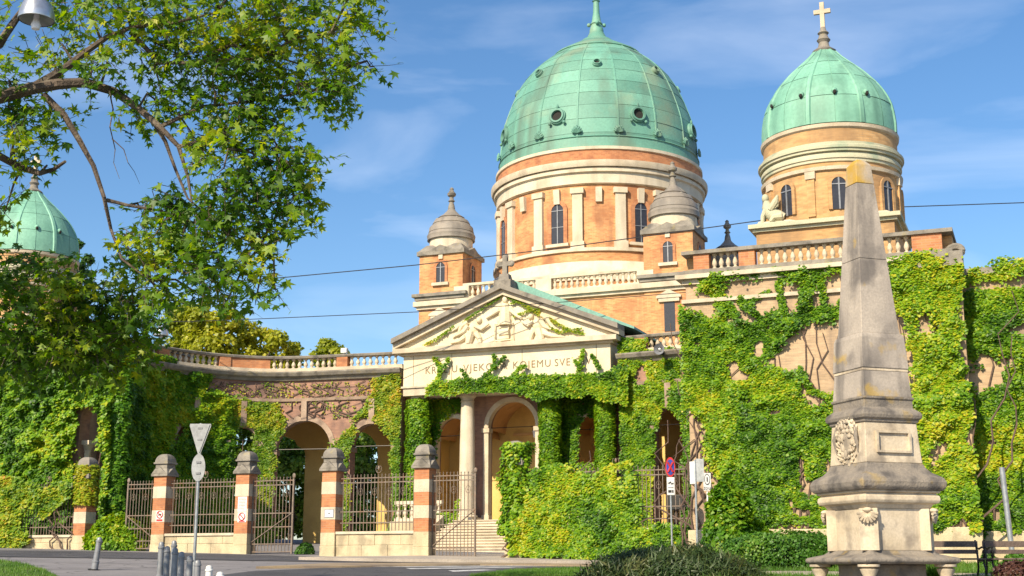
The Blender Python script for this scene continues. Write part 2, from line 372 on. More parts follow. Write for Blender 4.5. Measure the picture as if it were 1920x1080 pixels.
# ================================================================ SETTING
g = MB(); xs = [-400, -40, 40, 400]; ys = [-120, -60, 75, 900]
for y in ys:
    for x in xs: g.v.append((x, y, ground(x, y) - .012))
for j in range(3):
    for i in range(3): g.face([j * 4 + i, j * 4 + i + 1, (j + 1) * 4 + i + 1, (j + 1) * 4 + i])
tag(g.build('ground', 'paving'), None, None, kind='structure')
def sheet(name, px, lift, mat, thick=.0, kind='structure', bevel=0):
    pts = [on_ground(u, v, lift) for u, v in px]; m = MB()
    if thick: m.slab(pts, thick)
    else: n = m.add(pts); m.face(range(n, n + len(pts)))
    o = m.build(name, mat, bevel=bevel)
    if o.data.polygons[0].normal.z < 0: o.data.flip_normals()
    return tag(o, None, None, kind=kind)
sheet('road', [(-300, 1029), (150, 1033), (480, 1040), (640, 1045), (700, 1048), (1110, 1054), (1110, 1058), (640, 1053.5), (480, 1051), (180, 1046), (-300, 1040)], .004, 'asphalt')
sheet('road', [(380, 1082), (470, 1071), (620, 1064), (900, 1060), (1120, 1061), (1120, 1100), (380, 1100)], .004, 'asphalt')
sheet('pavement', [(560, 1044), (800, 1041.5), (955, 1037.5), (1180, 1044), (1330, 1046), (1330, 1052), (1110, 1052), (700, 1047)], .10, 'flags', .11)
sheet('kerb', [(480, 1062), (620, 1055.5), (900, 1054.5), (1110, 1057), (1110, 1059.5), (900, 1057.5), (640, 1061)], .05, 'setts', .06)
for px in ([(690, 1061.5), (960, 1060.6), (1040, 1061.6), (700, 1063)], [(760, 1065), (940, 1063.5), (990, 1064.3), (770, 1067)], [(840, 1069.5), (915, 1067.5), (935, 1068.6), (850, 1072)]):
    sheet('road_marking', px, .012, 'paint_line')

def lawn(name, label, px, lift, n_blades, hgt):
    sheet('lawn', px, lift, 'soil', lift + .02)
    pts = [on_ground(u, v, lift) for u, v in px]
    poly = [(p.x, p.y) for p in pts]; x0, x1 = min(p[0] for p in poly), max(p[0] for p in poly); y0, y1 = min(p[1] for p in poly), max(p[1] for p in poly)
    x = RNG.uniform(x0, x1, n_blades); y = RNG.uniform(y0, y1, n_blades); k = in_poly(x, y, poly); x, y = x[k], y[k]
    z = np.array([ground(a, b) for a, b in zip(x, y)]) + lift; n = len(x)
    up = np.tile([0, 0, 1.0], (n, 1)) + RNG.normal(0, .35, (n, 3)); up /= np.linalg.norm(up, axis=1)[:, None]
    sd = np.stack([np.cos(t := RNG.uniform(0, 2 * PI, n)), np.sin(t), np.zeros(n)], 1); dd = np.cross(sd, up)
    P = np.stack([x, y, z], 1)
    me = leaf_mesh('grass', P, None, RNG.uniform(.6, 1.3, n) * hgt, vnoise(P, .8) * .6 + RNG.random(n) * .45, 'grass', 'blade', frames=(sd, up, dd))
    o = bpy.data.objects.new('grass', me); C.objects.link(o); tag(o, label, 'grass', kind='stuff')
lawn('lawn', 'mown grass on the traffic island by the dark juniper', [(882, 1079), (960, 1069.5), (1060, 1065.5), (1150, 1065), (1300, 1066), (1300, 1110), (860, 1110)], .10, 60000, .07)
lawn('lawn', 'mown grass mound beside the lone leaning bollard', [(-300, 1050), (-60, 1047), (0, 1050), (50, 1058), (85, 1069), (112, 1083), (112, 1110), (-300, 1110)], .10, 60000, .07)
def garden(px_xy, lift, name, mat, thick):
    m = MB(); m.slab([(x, y, ground(x, y) + lift) for x, y in px_xy], thick)
    o = m.build(name, mat)
    if o.data.polygons[0].normal.z < 0: o.data.flip_normals()
    return tag(o, None, None, kind='structure')
GL = .28
gcorn = [world(11.6, -13.5), world(13, -13.2), world(30, -13.2)]
GARDEN = [(2.6, 33.5), (3.4, 36.5), (gcorn[0].x, gcorn[0].y), (gcorn[1].x, gcorn[1].y), (gcorn[2].x, gcorn[2].y), (24, 24), (4.6, 24), (3.0, 28)]
garden(GARDEN, GL, 'lawn', 'soil', .5)
garden([(5.0, 30.5), (6.5, 31.3), (16, 31.0), (16, 29.2), (5.0, 29.6)], GL + .012, 'path', 'gravel', .05)
_x = RNG.uniform(2.5, 18, 90000); _y = RNG.uniform(24, 42, 90000); _k = in_poly(_x, _y, GARDEN) & ~((_y > 29.2) & (_y < 31.3) & (_x > 5)); _x, _y = _x[_k], _y[_k]
_P = np.stack([_x, _y, G0 + GD * _y + GX * _x + GL], 1); _n = len(_x)
_up = np.tile([0, 0, 1.0], (_n, 1)) + RNG.normal(0, .35, (_n, 3)); _t = RNG.uniform(0, 2 * PI, _n); _sd = np.stack([np.cos(_t), np.sin(_t), np.zeros(_n)], 1)
_o = bpy.data.objects.new('grass', leaf_mesh('grass', _P, None, RNG.uniform(.05, .11, _n), vnoise(_P, .8) * .6 + RNG.random(_n) * .45, 'grass', 'blade', frames=(_sd, _up, np.cross(_sd, _up))))
C.objects.link(_o); tag(_o, 'mown garden grass around the obelisk and the benches', 'grass', kind='stuff')

# ================================================================ BUILDING PIECES
def baluster_mesh(h, r, mat, name='baluster'):
    pr = [(.95, 0), (.95, .10), (.55, .13), (.55, .18), (.85, .27), (1.0, .38), (.85, .50), (.5, .66), (.42, .78), (.62, .82), (.62, .86), (.95, .89), (.95, 1.0)]
    return MB().lathe([(x * r, z * h) for x, z in pr], seg=10).mesh(name, mat)
def arch_wall(m, path, s0, s1, thick, zb, zt, arches, step=.25):
    """wall along path(s)->(a,c,na,nc) with arched openings (centre, half width, spring height)"""
    cuts = {round(s0, 4), round(s1, 4)}
    for sc, hw, zs in arches:
        for i in range(17): cuts.add(round(sc - hw * math.cos(PI * i / 16), 4))
    n = max(1, int((s1 - s0) / step))
    for i in range(n): cuts.add(round(s0 + (s1 - s0) * i / n, 4))
    cuts = sorted(x for x in cuts if s0 - 1e-6 <= x <= s1 + 1e-6); cl = [cuts[0]]
    for x in cuts[1:]:
        if x - cl[-1] > .004: cl.append(x)
    def zlow(s, mid):
        for sc, hw, zs in arches:
            if abs(mid - sc) < hw: return zs + math.sqrt(max(0, hw * hw - (s - sc) ** 2)), True
        return zb, False
    P = lambda s, t, z: (lambda q: (q[0] + q[2] * t, q[1] + q[3] * t, z))(path(s))
    for x0, x1 in zip(cl, cl[1:]):
        mid = (x0 + x1) / 2; (l0, op), (l1, _) = zlow(x0, mid), zlow(x1, mid)
        n = m.add([P(x0, 0, l0), P(x1, 0, l1), P(x1, 0, zt), P(x0, 0, zt), P(x0, thick, l0), P(x1, thick, l1), P(x1, thick, zt), P(x0, thick, zt)])
        m.face([n, n + 1, n + 2, n + 3], [(x0, l0), (x1, l1), (x1, zt), (x0, zt)])
        m.face([n + 5, n + 4, n + 7, n + 6], [(x1, l1), (x0, l0), (x0, zt), (x1, zt)])
        m.face([n + 3, n + 2, n + 6, n + 7]); m.face([n, n + 4, n + 5, n + 1])
    for sc, hw, zs in arches:
        for sd in (-1, 1):
            s = sc + sd * hw; n = m.add([P(s, 0, zb), P(s, thick, zb), P(s, thick, zs), P(s, 0, zs)])
            m.face([n, n + 1, n + 2, n + 3] if sd > 0 else [n + 3, n + 2, n + 1, n], [(0, zb), (thick, zb), (thick, zs), (0, zs)])
    for s in (s0, s1):
        n = m.add([P(s, 0, zb), P(s, thick, zb), P(s, thick, zt), P(s, 0, zt)]); m.face([n, n + 1, n + 2, n + 3])
    return m
def arch_ring(m, path, sc, hw, zs, wd=.22, proud=.06, deep=.05, n=18):
    P = lambda s, t, z: (lambda q: (q[0] + q[2] * t, q[1] + q[3] * t, z))(path(s))
    ring = []
    for i in range(n + 1):
        an = PI * i / n; ring.append([P(sc - math.cos(an) * r, t, zs + math.sin(an) * r) for r, t in ((hw - .02, deep), (hw - .02, -proud), (hw + wd, -proud), (hw + wd, .01))])
    k = m.add([p for q in ring for p in q])
    for i in range(n):
        for j in range(3): m.face([k + i * 4 + j, k + i * 4 + j + 1, k + (i + 1) * 4 + j + 1, k + (i + 1) * 4 + j])
    return m
def sweep(m, path, s0, s1, prof, step=.4):
    """moulding: closed profile of (offset to the back, z) carried along the path"""
    n = max(1, int(abs(s1 - s0) / step)); k = len(prof); b = len(m.v); P = lambda s, t, z: (lambda q: (q[0] + q[2] * t, q[1] + q[3] * t, z))(path(s))
    for i in range(n + 1):
        for t, z in prof: m.v.append(P(s0 + (s1 - s0) * i / n, t, z))
    for i in range(n):
        for j in range(k):
            q = (j + 1) % k; m.face([b + i * k + j, b + (i + 1) * k + j, b + (i + 1) * k + q, b + i * k + q])
    m.face([b + j for j in range(k)]); m.face([b + n * k + j for j in reversed(range(k))]); return m
def arched_window(par, a, c, ang, z0, z1, hw, mat_frame, dirn=None, pane='glass', bars=True, sill='stone_white', ring=.12):
    """window at (a, c) whose outward direction is at angle ang from the front (to the right)"""
    ox, oy = math.sin(ang), -math.cos(ang); tx, ty = math.cos(ang), math.sin(ang)
    path = lambda s: (a + tx * s, c + ty * s, -ox, -oy); zs = z1 - hw
    fr = arch_ring(MB(), path, 0, hw, zs, ring, .05, .1, 14)
    for sd in (-1, 1):
        x0, x1 = (hw - .02, hw + ring) if sd > 0 else (-hw - ring, -hw + .02)
        sweep(fr, path, x0, x1, [(.1, z0), (-.05, z0), (-.05, zs), (.1, zs)], 5)
    f = fr.build('window', mat_frame, par)
    p = MB(); pts = [(-hw, z0), (hw, z0)] + [(hw * math.cos(PI * i / 10), zs + hw * math.sin(PI * i / 10)) for i in range(11)]
    n = p.add([(a + tx * s + ox * .02, c + ty * s + oy * .02, z) for s, z in pts]); p.face(range(n, n + len(pts)))
    p.build('pane', pane, f)
    if bars:
        q = MB(); sweep(q, path, -.025, .025, [(-.05, z0), (-.015, z0), (-.015, z1 - .03), (-.05, z1 - .03)], 5)
        k = max(2, int((z1 - z0) / .55))
        for i in range(1, k): zz = z0 + (zs - z0) * i / (k - 1) if k > 2 else zs; sweep(q, path, -hw + .02, hw - .02, [(-.048, zz - .018), (-.017, zz - .018), (-.017, zz + .018), (-.048, zz + .018)], 5)
        q.build('glazing_bar', 'grey_paint', f)
    if sill:
        sweep(MB(), path, -hw - ring - .08, hw + ring + .08, [(.05, z0 - .16), (-.14, z0 - .16), (-.14, z0 - .003), (.05, z0 - .003)], 5).build('sill', sill, f)
    return f
def dome_profile(pts, n=40):
    """smooth profile through (r, z) points"""
    out = []
    for i in range(len(pts) - 1):
        p0, p1, p2, p3 = [pts[min(max(j, 0), len(pts) - 1)] for j in (i - 1, i, i + 1, i + 2)]
        for k in range(5):
            t = k / 5; out.append(tuple(.5 * (2 * p1[d] + (p2[d] - p0[d]) * t + (2 * p0[d] - 5 * p1[d] + 4 * p2[d] - p3[d]) * t * t + (3 * p1[d] - p0[d] - 3 * p2[d] + p3[d]) * t ** 3) for d in (0, 1)))
    out.append(pts[-1]); return out
def prof_r(prof, z):
    for (r0, z0), (r1, z1) in zip(prof, prof[1:]):
        if z0 <= z <= z1: return r0 + (r1 - r0) * (z - z0) / max(1e-6, z1 - z0)
    return prof[-1][0]
def copper_dome(par, cx, cy, prof, nrib, rows, cols_per, mat, phase, view, rib_w=.12, lift=.03, rib_h=.055):
    """shell, standing ribs and separate copper sheets on the side that can be seen"""
    MB().lathe(prof, cx, cy, 64).build('dome_shell', mat, par)
    zz = [prof[0][1] + (prof[-1][1] - prof[0][1]) * i / 60 for i in range(61)]
    for k in range(nrib):
        an = phase + 2 * PI * k / nrib; m = MB(); b = len(m.v)
        for z in zz:
            r = prof_r(prof, z); wd = rib_w * min(1, .35 + r / prof[0][0])
            for sx, h in ((-.5, 0), (-.3, rib_h), (.3, rib_h), (.5, 0)):
                rr = r + h; m.v.append((cx + rr * math.sin(an) + wd * sx * math.cos(an), cy - rr * math.cos(an) + wd * sx * math.sin(an), z))
        for i in range(len(zz) - 1):
            for j in range(3): m.face([b + i * 4 + j, b + i * 4 + j + 1, b + i * 4 + j + 5, b + i * 4 + j + 4], None, False)
        if math.cos(an - view) > -.25: m.build('rib', mat, par)
    nc = nrib * cols_per; z0, z1 = prof[0][1], prof[-1][1]
    L = [0]
    for i in range(1, len(prof)): L.append(L[-1] + math.dist(prof[i], prof[i - 1]))
    def at(t):
        d = t * L[-1]
        for i in range(1, len(prof)):
            if L[i] >= d: f = (d - L[i - 1]) / max(1e-6, L[i] - L[i - 1]); return prof[i - 1][0] + (prof[i][0] - prof[i - 1][0]) * f, prof[i - 1][1] + (prof[i][1] - prof[i - 1][1]) * f
        return prof[-1]
    for k in range(nc):
        an0 = phase + 2 * PI * k / nc; 
        if math.cos(an0 + PI / nc - view) < .02: continue
        for j in range(rows):
            m = MB(); t0, t1 = j / rows, (j + 1) / rows; h = lift * random.uniform(.55, 1.0); b = len(m.v); gap = .012 / max(.3, at(t0)[0])
            for q in range(4):
                r, z = at(t0 + (t1 - t0) * (q / 3 * .985 + .0075))
                for i in range(4):
                    an = an0 + gap + (2 * PI / nc - 2 * gap) * i / 3; hh = h + (.012 if q == 0 else 0); m.v.append((cx + (r + hh) * math.sin(an), cy - (r + hh) * math.cos(an), z))
            for q in range(3):
                for i in range(3): m.face([b + q * 4 + i, b + q * 4 + i + 1, b + q * 4 + i + 5, b + q * 4 + i + 4], None, True)
            m.build('copper_sheet', mat, par)

# ================================================================ CHAPEL (behind the portico)
CH = fthing('domed_chapel', 'orange brick chapel with the huge green copper dome behind the pediment', 'chapel', 0.1, 6, 1.0)
FC = 6.0; CX, CY = 0.15, 14.0; HB = 7.35
z_rail = Z(1050, 516, FC); z_balb = z_rail - .82; z_corn = z_balb - .42
body = MB(); body.box(CX - HB, CX + HB, FC, FC + 2 * HB, .6, z_corn + .1); body.build('brick_wall', 'brick', CH)
cn = MB(); cn.box(CX - HB - .14, CX + HB + .14, FC - .14, FC + 2 * HB + .14, z_corn, z_corn + .16); cn.box(CX - HB - .28, CX + HB + .28, FC - .28, FC + 2 * HB + .28, z_corn + .163, z_balb); cn.build('stone_cornice', 'stone', CH)
# roof balustrade between the turrets
yb = FC + .12
bm = baluster_mesh(.58, .105, 'stone_white')
def chapel_balustrade(x0, x1, along_x=True, fixed=yb):
    def bx(p0, p1, d, z0, z1):
        m = MB(); (m.box(p0, p1, fixed - d, fixed + d, z0, z1) if along_x else m.box(fixed - d, fixed + d, p0, p1, z0, z1)); return m
    bx(x0, x1, .15, z_rail - .13, z_rail).build('handrail', 'stone', CH); bx(x0, x1, .16, z_balb + .003, z_balb + .11).build('balustrade_base', 'stone_white', CH)
    seg = [x0, x0 + (x1 - x0) * .46, x1]
    for p in seg: bx(p - .42, p + .42, .19, z_balb + .002, z_rail - .135).build('pedestal', 'stone_white', CH)
    for p, q in zip(seg, seg[1:]):
        n = int((q - p - .84) / .30)
        for i in range(n): t = p + .42 + (q - p - .84) * (i + .5) / n; put('baluster', bm, CH, (t, fixed, z_balb + .11) if along_x else (fixed, t, z_balb + .11))
chapel_balustrade(CX - HB + 2.4, CX + HB - 2.4)
chapel_balustrade(FC + 2.4, FC + 2 * HB - 2.4, False, CX + HB - .12)
# turrets
def turret(sx, sy, full=True):
    x0 = CX + (HB - 2.42 if sx > 0 else -HB) ; y0 = FC if sy < 0 else FC + 2 * HB - 2.42
    e = .04; x1, y1 = x0 + 2.42, y0 + 2.42; xc, yc = (x0 + x1) / 2, (y0 + y1) / 2
    zt = Z(822, 478, FC + .0)
    MB().box(x0 - e, x1 + e, y0 - e, y1 + e, z_corn - 6 if full else z_corn, zt).build('turret_wall', 'brick', CH)
    zc = Z(822, 561, FC); k = MB(); k.box(x0 - .22, x1 + .22, y0 - .22, y1 + .22, zc - .04, zc + .13); k.box(x0 - .34, x1 + .34, y0 - .34, y1 + .34, zc + .133, zc + .3); k.build('string_course', 'stone_grey', CH)
    k = MB(); k.box(x0 - .16, x1 + .16, y0 - .16, y1 + .16, zt, zt + .22); k.box(x0 - .13, x1 + .13, y0 - .13, y1 + .13, zt + .222, zt + .62, .36)
    for q in range(4):                         # low gablets on the four sides
        an = q * PI / 2; n = k.add([(xc + math.cos(an) * u - math.sin(an) * v, yc + math.sin(an) * u + math.cos(an) * v, zt + z) for u, v, z in ((-.75, -1.375, .2), (.75, -1.375, .2), (0, -1.375, .52), (0, -.8, .56))])
        k.face([n, n + 1, n + 2]); k.face([n, n + 2, n + 3]); k.face([n + 1, n + 3, n + 2])
    k.build('turret_cornice', 'stone_grey', CH)
    z0 = zt + .45
    MB().lathe([(1.16, z0), (1.16, z0 + .55), (1.12, z0 + .56)], xc, yc, 28).build('turret_drum', 'stone_white', CH)
    for a_, b_, ra, rb in ((.55, .98, 1.27, 1.20), (.98, 1.46, 1.21, .98), (1.46, 1.80, 1.00, .66)):
        MB().lathe([(ra - .06, z0 + a_ - .03), (ra + .02, z0 + a_), (ra, z0 + a_ + .05), ((ra * .65 + rb * .4), z0 + (a_ + b_) / 2 + .03), (rb, z0 + b_), (rb - .1, z0 + b_ + .01)], xc, yc, 28).build('lead_tier', 'lead', CH)
    MB().lathe([(.68, z0 + 1.79), (.72, z0 + 1.83), (.46, z0 + 2.0), (.25, z0 + 2.22), (.2, z0 + 2.3)], xc, yc, 20).build('lead_cap', 'lead', CH)
    for q in range(4):
        an = PI / 4 + q * PI / 2; MB().ball((xc + .78 * math.sin(an), yc - .78 * math.cos(an), z0 + 1.66), (.13, .13, .11), 8, 5).build('dormer', 'stone_grey', CH)
    MB().lathe([(.2, z0 + 2.28), (.17, z0 + 2.5), (.11, z0 + 2.72), (.19, z0 + 2.78), (.12, z0 + 2.86), (.10, z0 + 3.0), (.22, z0 + 3.08), (.24, z0 + 3.2), (.15, z0 + 3.3), (.10, z0 + 3.4), (.12, z0 + 3.48), (.0, z0 + 3.58)], xc, yc, 12).build('finial', 'stone_grey', CH)
    if full:
        zb0, zb1 = Z(841, 529, FC), Z(841, 491, FC)
        arched_window(CH, xc, y0 - .05, 0, zb0, zb1, .27, 'brick_red', sill='stone_white'); arched_window(CH, x1 + .05, yc, PI / 2, zb0, zb1, .27, 'brick_red', sill='stone_white')
        MB().box(xc - .12, xc + .12, y0 - .12, y0 - .03, zb1 + .18, zt - .01).build('keystone', 'stone_white', CH)
        zw = Z(1252, 622, FC); zx = Z(1252, 567, FC)
        MB().box(xc - .27, xc + .27, y0 - .055, y0 - .03, zw, zx).build('slit_window', 'glass', CH)
        h = MB(); h.box(xc - .52, xc + .52, y0 - .16, y0 - .03, zx + .02, zx + .2); h.prism([(xc - .62, zx + .203), (xc + .62, zx + .203), (xc + .62, zx + .3), (xc, zx + .62), (xc - .62, zx + .3)], y0 - .2, y0 - .03); h.build('window_hood', 'stone_white', CH)
turret(-1, -1); turret(1, -1); turret(1, 1, False); turret(-1, 1, False)
# drum
DD = (world(CX, CY)).y
def zc_(v, u=1124): return ray(u, v)[2] / ray(u, v)[1] * DD
def rad_(px, v): 
    z = zc_(v); return px * (DD * cP + z * sP) / F_PX
R_D = rad_(188, 430); z_sp = zc_(335)
lv = {n: zc_(v) for n, v in dict(bandtop=333, ctop=358, cbot=388, fr=406, pil0=504, ring1=516, ring2=529).items()}
MB().lathe([(R_D + .9, z_balb - .3), (R_D + .9, lv['ring2'] - 1.3)], CX, CY, 64).build('drum_foot', 'brick', CH)
MB().lathe([(R_D + .88, lv['ring2'] - 1.32), (R_D + 1.0, lv['ring2'] - 1.3), (R_D + 1.0, lv['ring2'] - .95), (R_D + .75, lv['ring2'] - .8), (R_D + .45, lv['ring2'] - .2), (R_D + .2, lv['ring2'] - .15)], CX, CY, 64).build('drum_plinth', 'stone_white', CH)
MB().lathe([(R_D + .22, lv['ring2'] - .25), (R_D + .22, lv['ring1'] - .05)], CX, CY, 64).build('drum_course', 'brick', CH)
MB().lathe([(R_D + .1, lv['ring1'] - .05), (R_D + .34, lv['ring1'] - .02), (R_D + .34, lv['ring1'] + .16), (R_D + .05, lv['ring1'] + .2)], CX, CY, 64).build('sill_course', 'stone_white', CH)
MB().lathe([(R_D, lv['ring1'] - .3), (R_D, lv['cbot'])], CX, CY, 96).build('drum_wall', 'brick', CH)
PH = math.radians(-4.5); VIEW = math.radians(17.8)
z_p0 = lv['ring1'] + .2
for k in range(16):
    an = PH + PI / 16 + k * PI / 8
    if math.cos(an - VIEW) < -.3: continue
    for nm, w_, d_, za, zb in (('pilaster_base', .36, .24, z_p0 - .02, z_p0 + .34), ('pilaster', .27, .17, z_p0 + .343, lv['fr'] - .28), ('capital', .36, .25, lv['fr'] - .277, lv['fr'] + .02)):
        m = MB(); tx, ty, ox, oy = math.cos(an), math.sin(an), math.sin(an), -math.cos(an)
        sweep(m, lambda s: (CX + ox * R_D + tx * s, CY + oy * R_D + ty * s, -ox, -oy), -w_, w_, [(.2, za), (-d_, za), (-d_, zb), (.2, zb)], 5); m.build(nm, 'stone_white', CH)
for k in range(16):
    an = PH + k * PI / 8
    if math.cos(an - VIEW) < -.2: continue
    ox, oy = math.sin(an), -math.cos(an); tx, ty = math.cos(an), math.sin(an)
    sweep(MB(), lambda s: (CX + ox * R_D + tx * s, CY + oy * R_D + ty * s, -ox, -oy), -.17, .17, [(.2, lv['fr'] - .75), (-.14, lv['fr'] - .75), (-.22, lv['fr'] + .03), (.2, lv['fr'] + .03)], 5).build('corbel', 'stone_white', CH)
    if k % 2 == 0:
        arched_window(CH, CX + ox * (R_D + .02), CY + oy * (R_D + .02), an, z_p0 + .32, lv['fr'] - .72, .37, 'brick_red', ring=.2)
RC = rad_(202, 360)
MB().lathe([(R_D + .02, lv['cbot'] - .35), (R_D + .16, lv['cbot'] - .3), (R_D + .16, lv['cbot'] + .25), (R_D + .3, lv['cbot'] + .3), (R_D + .3, lv['cbot'] + .48)], CX, CY, 96).build('frieze', 'stone_white', CH)
MB().lathe([(R_D + .28, lv['cbot'] + .47), (RC - .22, lv['cbot'] + .58), (RC - .06, lv['ctop'] - .4), (RC, lv['ctop'] - .24), (RC, lv['ctop'] - .06), (R_D + .1, lv['ctop'] + .04)], CX, CY, 96).build('drum_cornice', 'stone', CH)
MB().lathe([(R_D + .12, lv['ctop'] - .05), (R_D + .12, z_sp - .12)], CX, CY, 96).build('attic_band', 'brick_red', CH)
MB().lathe([(R_D + .1, z_sp - .14), (R_D + .2, z_sp - .12), (R_D + .2, z_sp + .04), (R_D - .2, z_sp + .06)], CX, CY, 96).build('eaves_course', 'stone_white', CH)
sil = [(184.5, 333), (183.5, 297), (176, 248), (151, 185), (124, 147), (80, 112)]
# the skyline of a dome seen from below lies a little in front of its axis
mp_ = [(rad_(p, v), zc_(v)) for p, v in sil]
prof = dome_profile(mp_)
DM = prof
copper_dome(CH, CX, CY, prof, 16, 10, 1, 'copper', PH + PI / 16, VIEW, .14)
zt = prof[-1][1]; rt = prof[-1][0]
MB().lathe([(rt + .06, zt - .05), (rt + .12, zt), (rt + .05, zt + .1), (rt * .78, zt + .45), (rt * .52, zt + .82), (rt * .38, zt + 1.05), (rt * .36, zt + 1.12), (rt * .24, zt + 1.3), (rt * .17, zt + 1.65)], CX, CY, 32).build('dome_cap', 'copper', CH)
MB().lathe([(prof[0][0] + .02, z_sp + .02), (prof[0][0] + .1, z_sp + .06), (prof[0][0] + .05, z_sp + .62), (prof[0][0] + .11, z_sp + .66), (prof[0][0] + .01, z_sp + .75)], CX, CY, 64).build('copper_gutter', 'copper', CH)
fz = zt + 1.6; fn = MB()
fn.lathe([(rt * .17, fz), (.42, fz + .2), (.38, fz + .35), (.3, fz + .55), (.36, fz + .62), (.28, fz + .75), (.2, fz + 1.3), (.17, fz + 2.0), (.24, fz + 2.06), (.16, fz + 2.15), (.12, fz + 2.4), (.1, fz + 2.7)], CX, CY, 12)
for q in range(4):
    an = q * PI / 2 + .4; fn.ball((CX + .45 * math.sin(an), CY - .45 * math.cos(an), fz + .55), .12, 8, 6)
fn.build('finial', 'copper', CH)
cr_ = MB(); cr_.box(CX - .1, CX + .1, CY - .08, CY + .08, fz + 2.65, fz + 4.6); cr_.box(CX - .62, CX + .62, CY - .075, CY + .075, fz + 3.55, fz + 3.78); cr_.ball((CX - .66, CY, fz + 3.665), .16, 8, 6); cr_.ball((CX + .66, CY, fz + 3.665), .16, 8, 6); cr_.ball((CX, CY, fz + 4.62), .16, 8, 6)
cr_.build('cross', 'copper', CH)
def front_z(v):                                # height at which the side towards the street shows at photo row v
    lo, hi = prof[0][1], prof[-1][1]
    for _ in range(40):
        z = (lo + hi) / 2; r = prof_r(prof, z); vv = project_ac(CX + r * math.sin(VIEW) * .93, CY - r * math.cos(VIEW) * .93, z)[1]
        lo, hi = (z, hi) if vv > v else (lo, z)
    return z
def roundel(v, hw, phs, big):
    z = front_z(v)
    for an in phs:
        if math.cos(an - VIEW) < -.15: continue
        r = prof_r(prof, z); dr = (prof_r(prof, z + .3) - prof_r(prof, z - .3)) / .6; til = math.atan(-dr)
        o_ = Vector((math.sin(an) * math.cos(til), -math.cos(an) * math.cos(til), math.sin(til))); t_ = Vector((math.cos(an), math.sin(an), 0)); u_ = t_.cross(o_) * -1
        u_ = o_.cross(t_); u_ = u_ if u_.z > 0 else -u_
        ctr = Vector((CX + r * math.sin(an), CY - r * math.cos(an), z)) + o_ * .03; m = MB(); n = 20; b = len(m.v)
        for i in range(n):
            t = 2 * PI * i / n
            for rr, h in ((hw * .92, .02), (hw, .2), (hw * 1.28, .2), (hw * 1.36, .12), (hw * 1.5, .1), (hw * 1.55, -.1)): m.v.append(tuple(ctr + (t_ * math.cos(t) + u_ * math.sin(t)) * rr + o_ * h))
        for i in range(n):
            for j in range(5): k2 = (i + 1) % n; m.face([b + i * 6 + j, b + k2 * 6 + j, b + k2 * 6 + j + 1, b + i * 6 + j + 1], None, True)
        if big:
            for sd in (-1, 1): m.ball(tuple(ctr + t_ * sd * hw * 1.35 - u_ * hw * 1.35 + o_ * .1), hw * .3, 8, 6)
            m.ball(tuple(ctr + u_ * hw * 1.75 + o_ * .1), (hw * .22, hw * .22, hw * .45), 8, 6)
        f = m.build('round_window', 'copper', CH)
        p = MB(); k = p.add([tuple(ctr + (t_ * math.cos(2 * PI * i / n) + u_ * math.sin(2 * PI * i / n)) * hw * .98 + o_ * .06) for i in range(n)]); p.face(range(k, k + n)); p.build('pane', 'dark', f)
roundel(217, .31, [PH + k * PI / 4 for k in range(8)], True)
roundel(124, .17, [PH + PI / 8 + k * PI / 4 for k in range(8)], False)
for k in range(16):
    an = PH + PI / 16 + k * PI / 8; z = front_z(246); r = prof_r(prof, z) + .07
    if math.cos(an - VIEW) < -.1: continue
    m = MB(); ctr = Vector((CX + r * math.sin(an), CY - r * math.cos(an), z)); t_ = Vector((math.cos(an), math.sin(an), 0)); o_ = Vector((math.sin(an), -math.cos(an), 0))
    for q in range(-3, 4):
        d = t_ * math.sin(q * .42) + Vector((0, 0, 1)) * math.cos(q * .42); L_ = .42 - .04 * abs(q); m.tube([ctr - Vector((0, 0, .2)) + o_ * .05, ctr - Vector((0, 0, .2)) + d * L_ * .6 + o_ * .1, ctr - Vector((0, 0, .2)) + d * L_ + o_ * .06], [.03, .075, .04], 6)
    m.build('palmette', 'copper', CH)

# ================================================================ PORTICO
PO = fthing('portico', 'pale stone temple portico with carved pediment, columns and steps', 'portico', .15, 0, 1.0)
PW = 5.18; PC = .15; z_fl = Z(876, 977, 0); z_ct = Z(876, 738, 0); z_ar = Z(950, 716, 0); z_fr = Z(950, 658, 0); z_cn = Z(950, 645, 0); z_ap = Z(943, 536, 0)
MB().box(PC - PW - .1, PC + PW + .1, -1.0, 5.98, -.6, z_fl - .01).build('podium', 'stone_plinth', PO)
MB().box(PC - PW, PC + PW, -.95, 5.97, z_fl - .008, z_fl).build('floor', 'flags', PO)
e = MB(); e.box(PC - PW + .1, PC + PW - .1, -.28, 5.9, z_ct, z_ar - .09); e.build('architrave', 'stone', PO)
e = MB(); e.box(PC - PW + .02, PC + PW - .02, -.36, 5.92, z_ar - .088, z_ar); e.build('taenia', 'stone', PO)
e = MB(); e.box(PC - PW + .1, PC + PW - .1, -.28, 5.91, z_ar + .002, z_fr); e.build('frieze', 'stone_cream', PO)
for a_ in (PC - PW + .62, PC - 2.6, PC + .9, PC + PW - .75): MB().box(a_ - .012, a_ + .012, -.286, -.27, z_ar + .01, z_fr - .01).build('frieze_joint', 'letters', PO)
e = MB(); e.box(PC - PW - .06, PC + PW + .06, -.45, 5.93, z_fr + .002, z_fr + .1); e.box(PC - PW - .3, PC + PW + .3, -.68, 5.94, z_fr + .102, z_cn); e.build('cornice', 'stone', PO)
e = MB(); e.prism([(PC - PW - .25, z_cn + .002), (PC + PW + .25, z_cn + .002), (PC, z_ap - .16)], -.25, .3); e.build('tympanum', 'stone_cream', PO)
rise = z_ap - z_cn; run = PW + .38
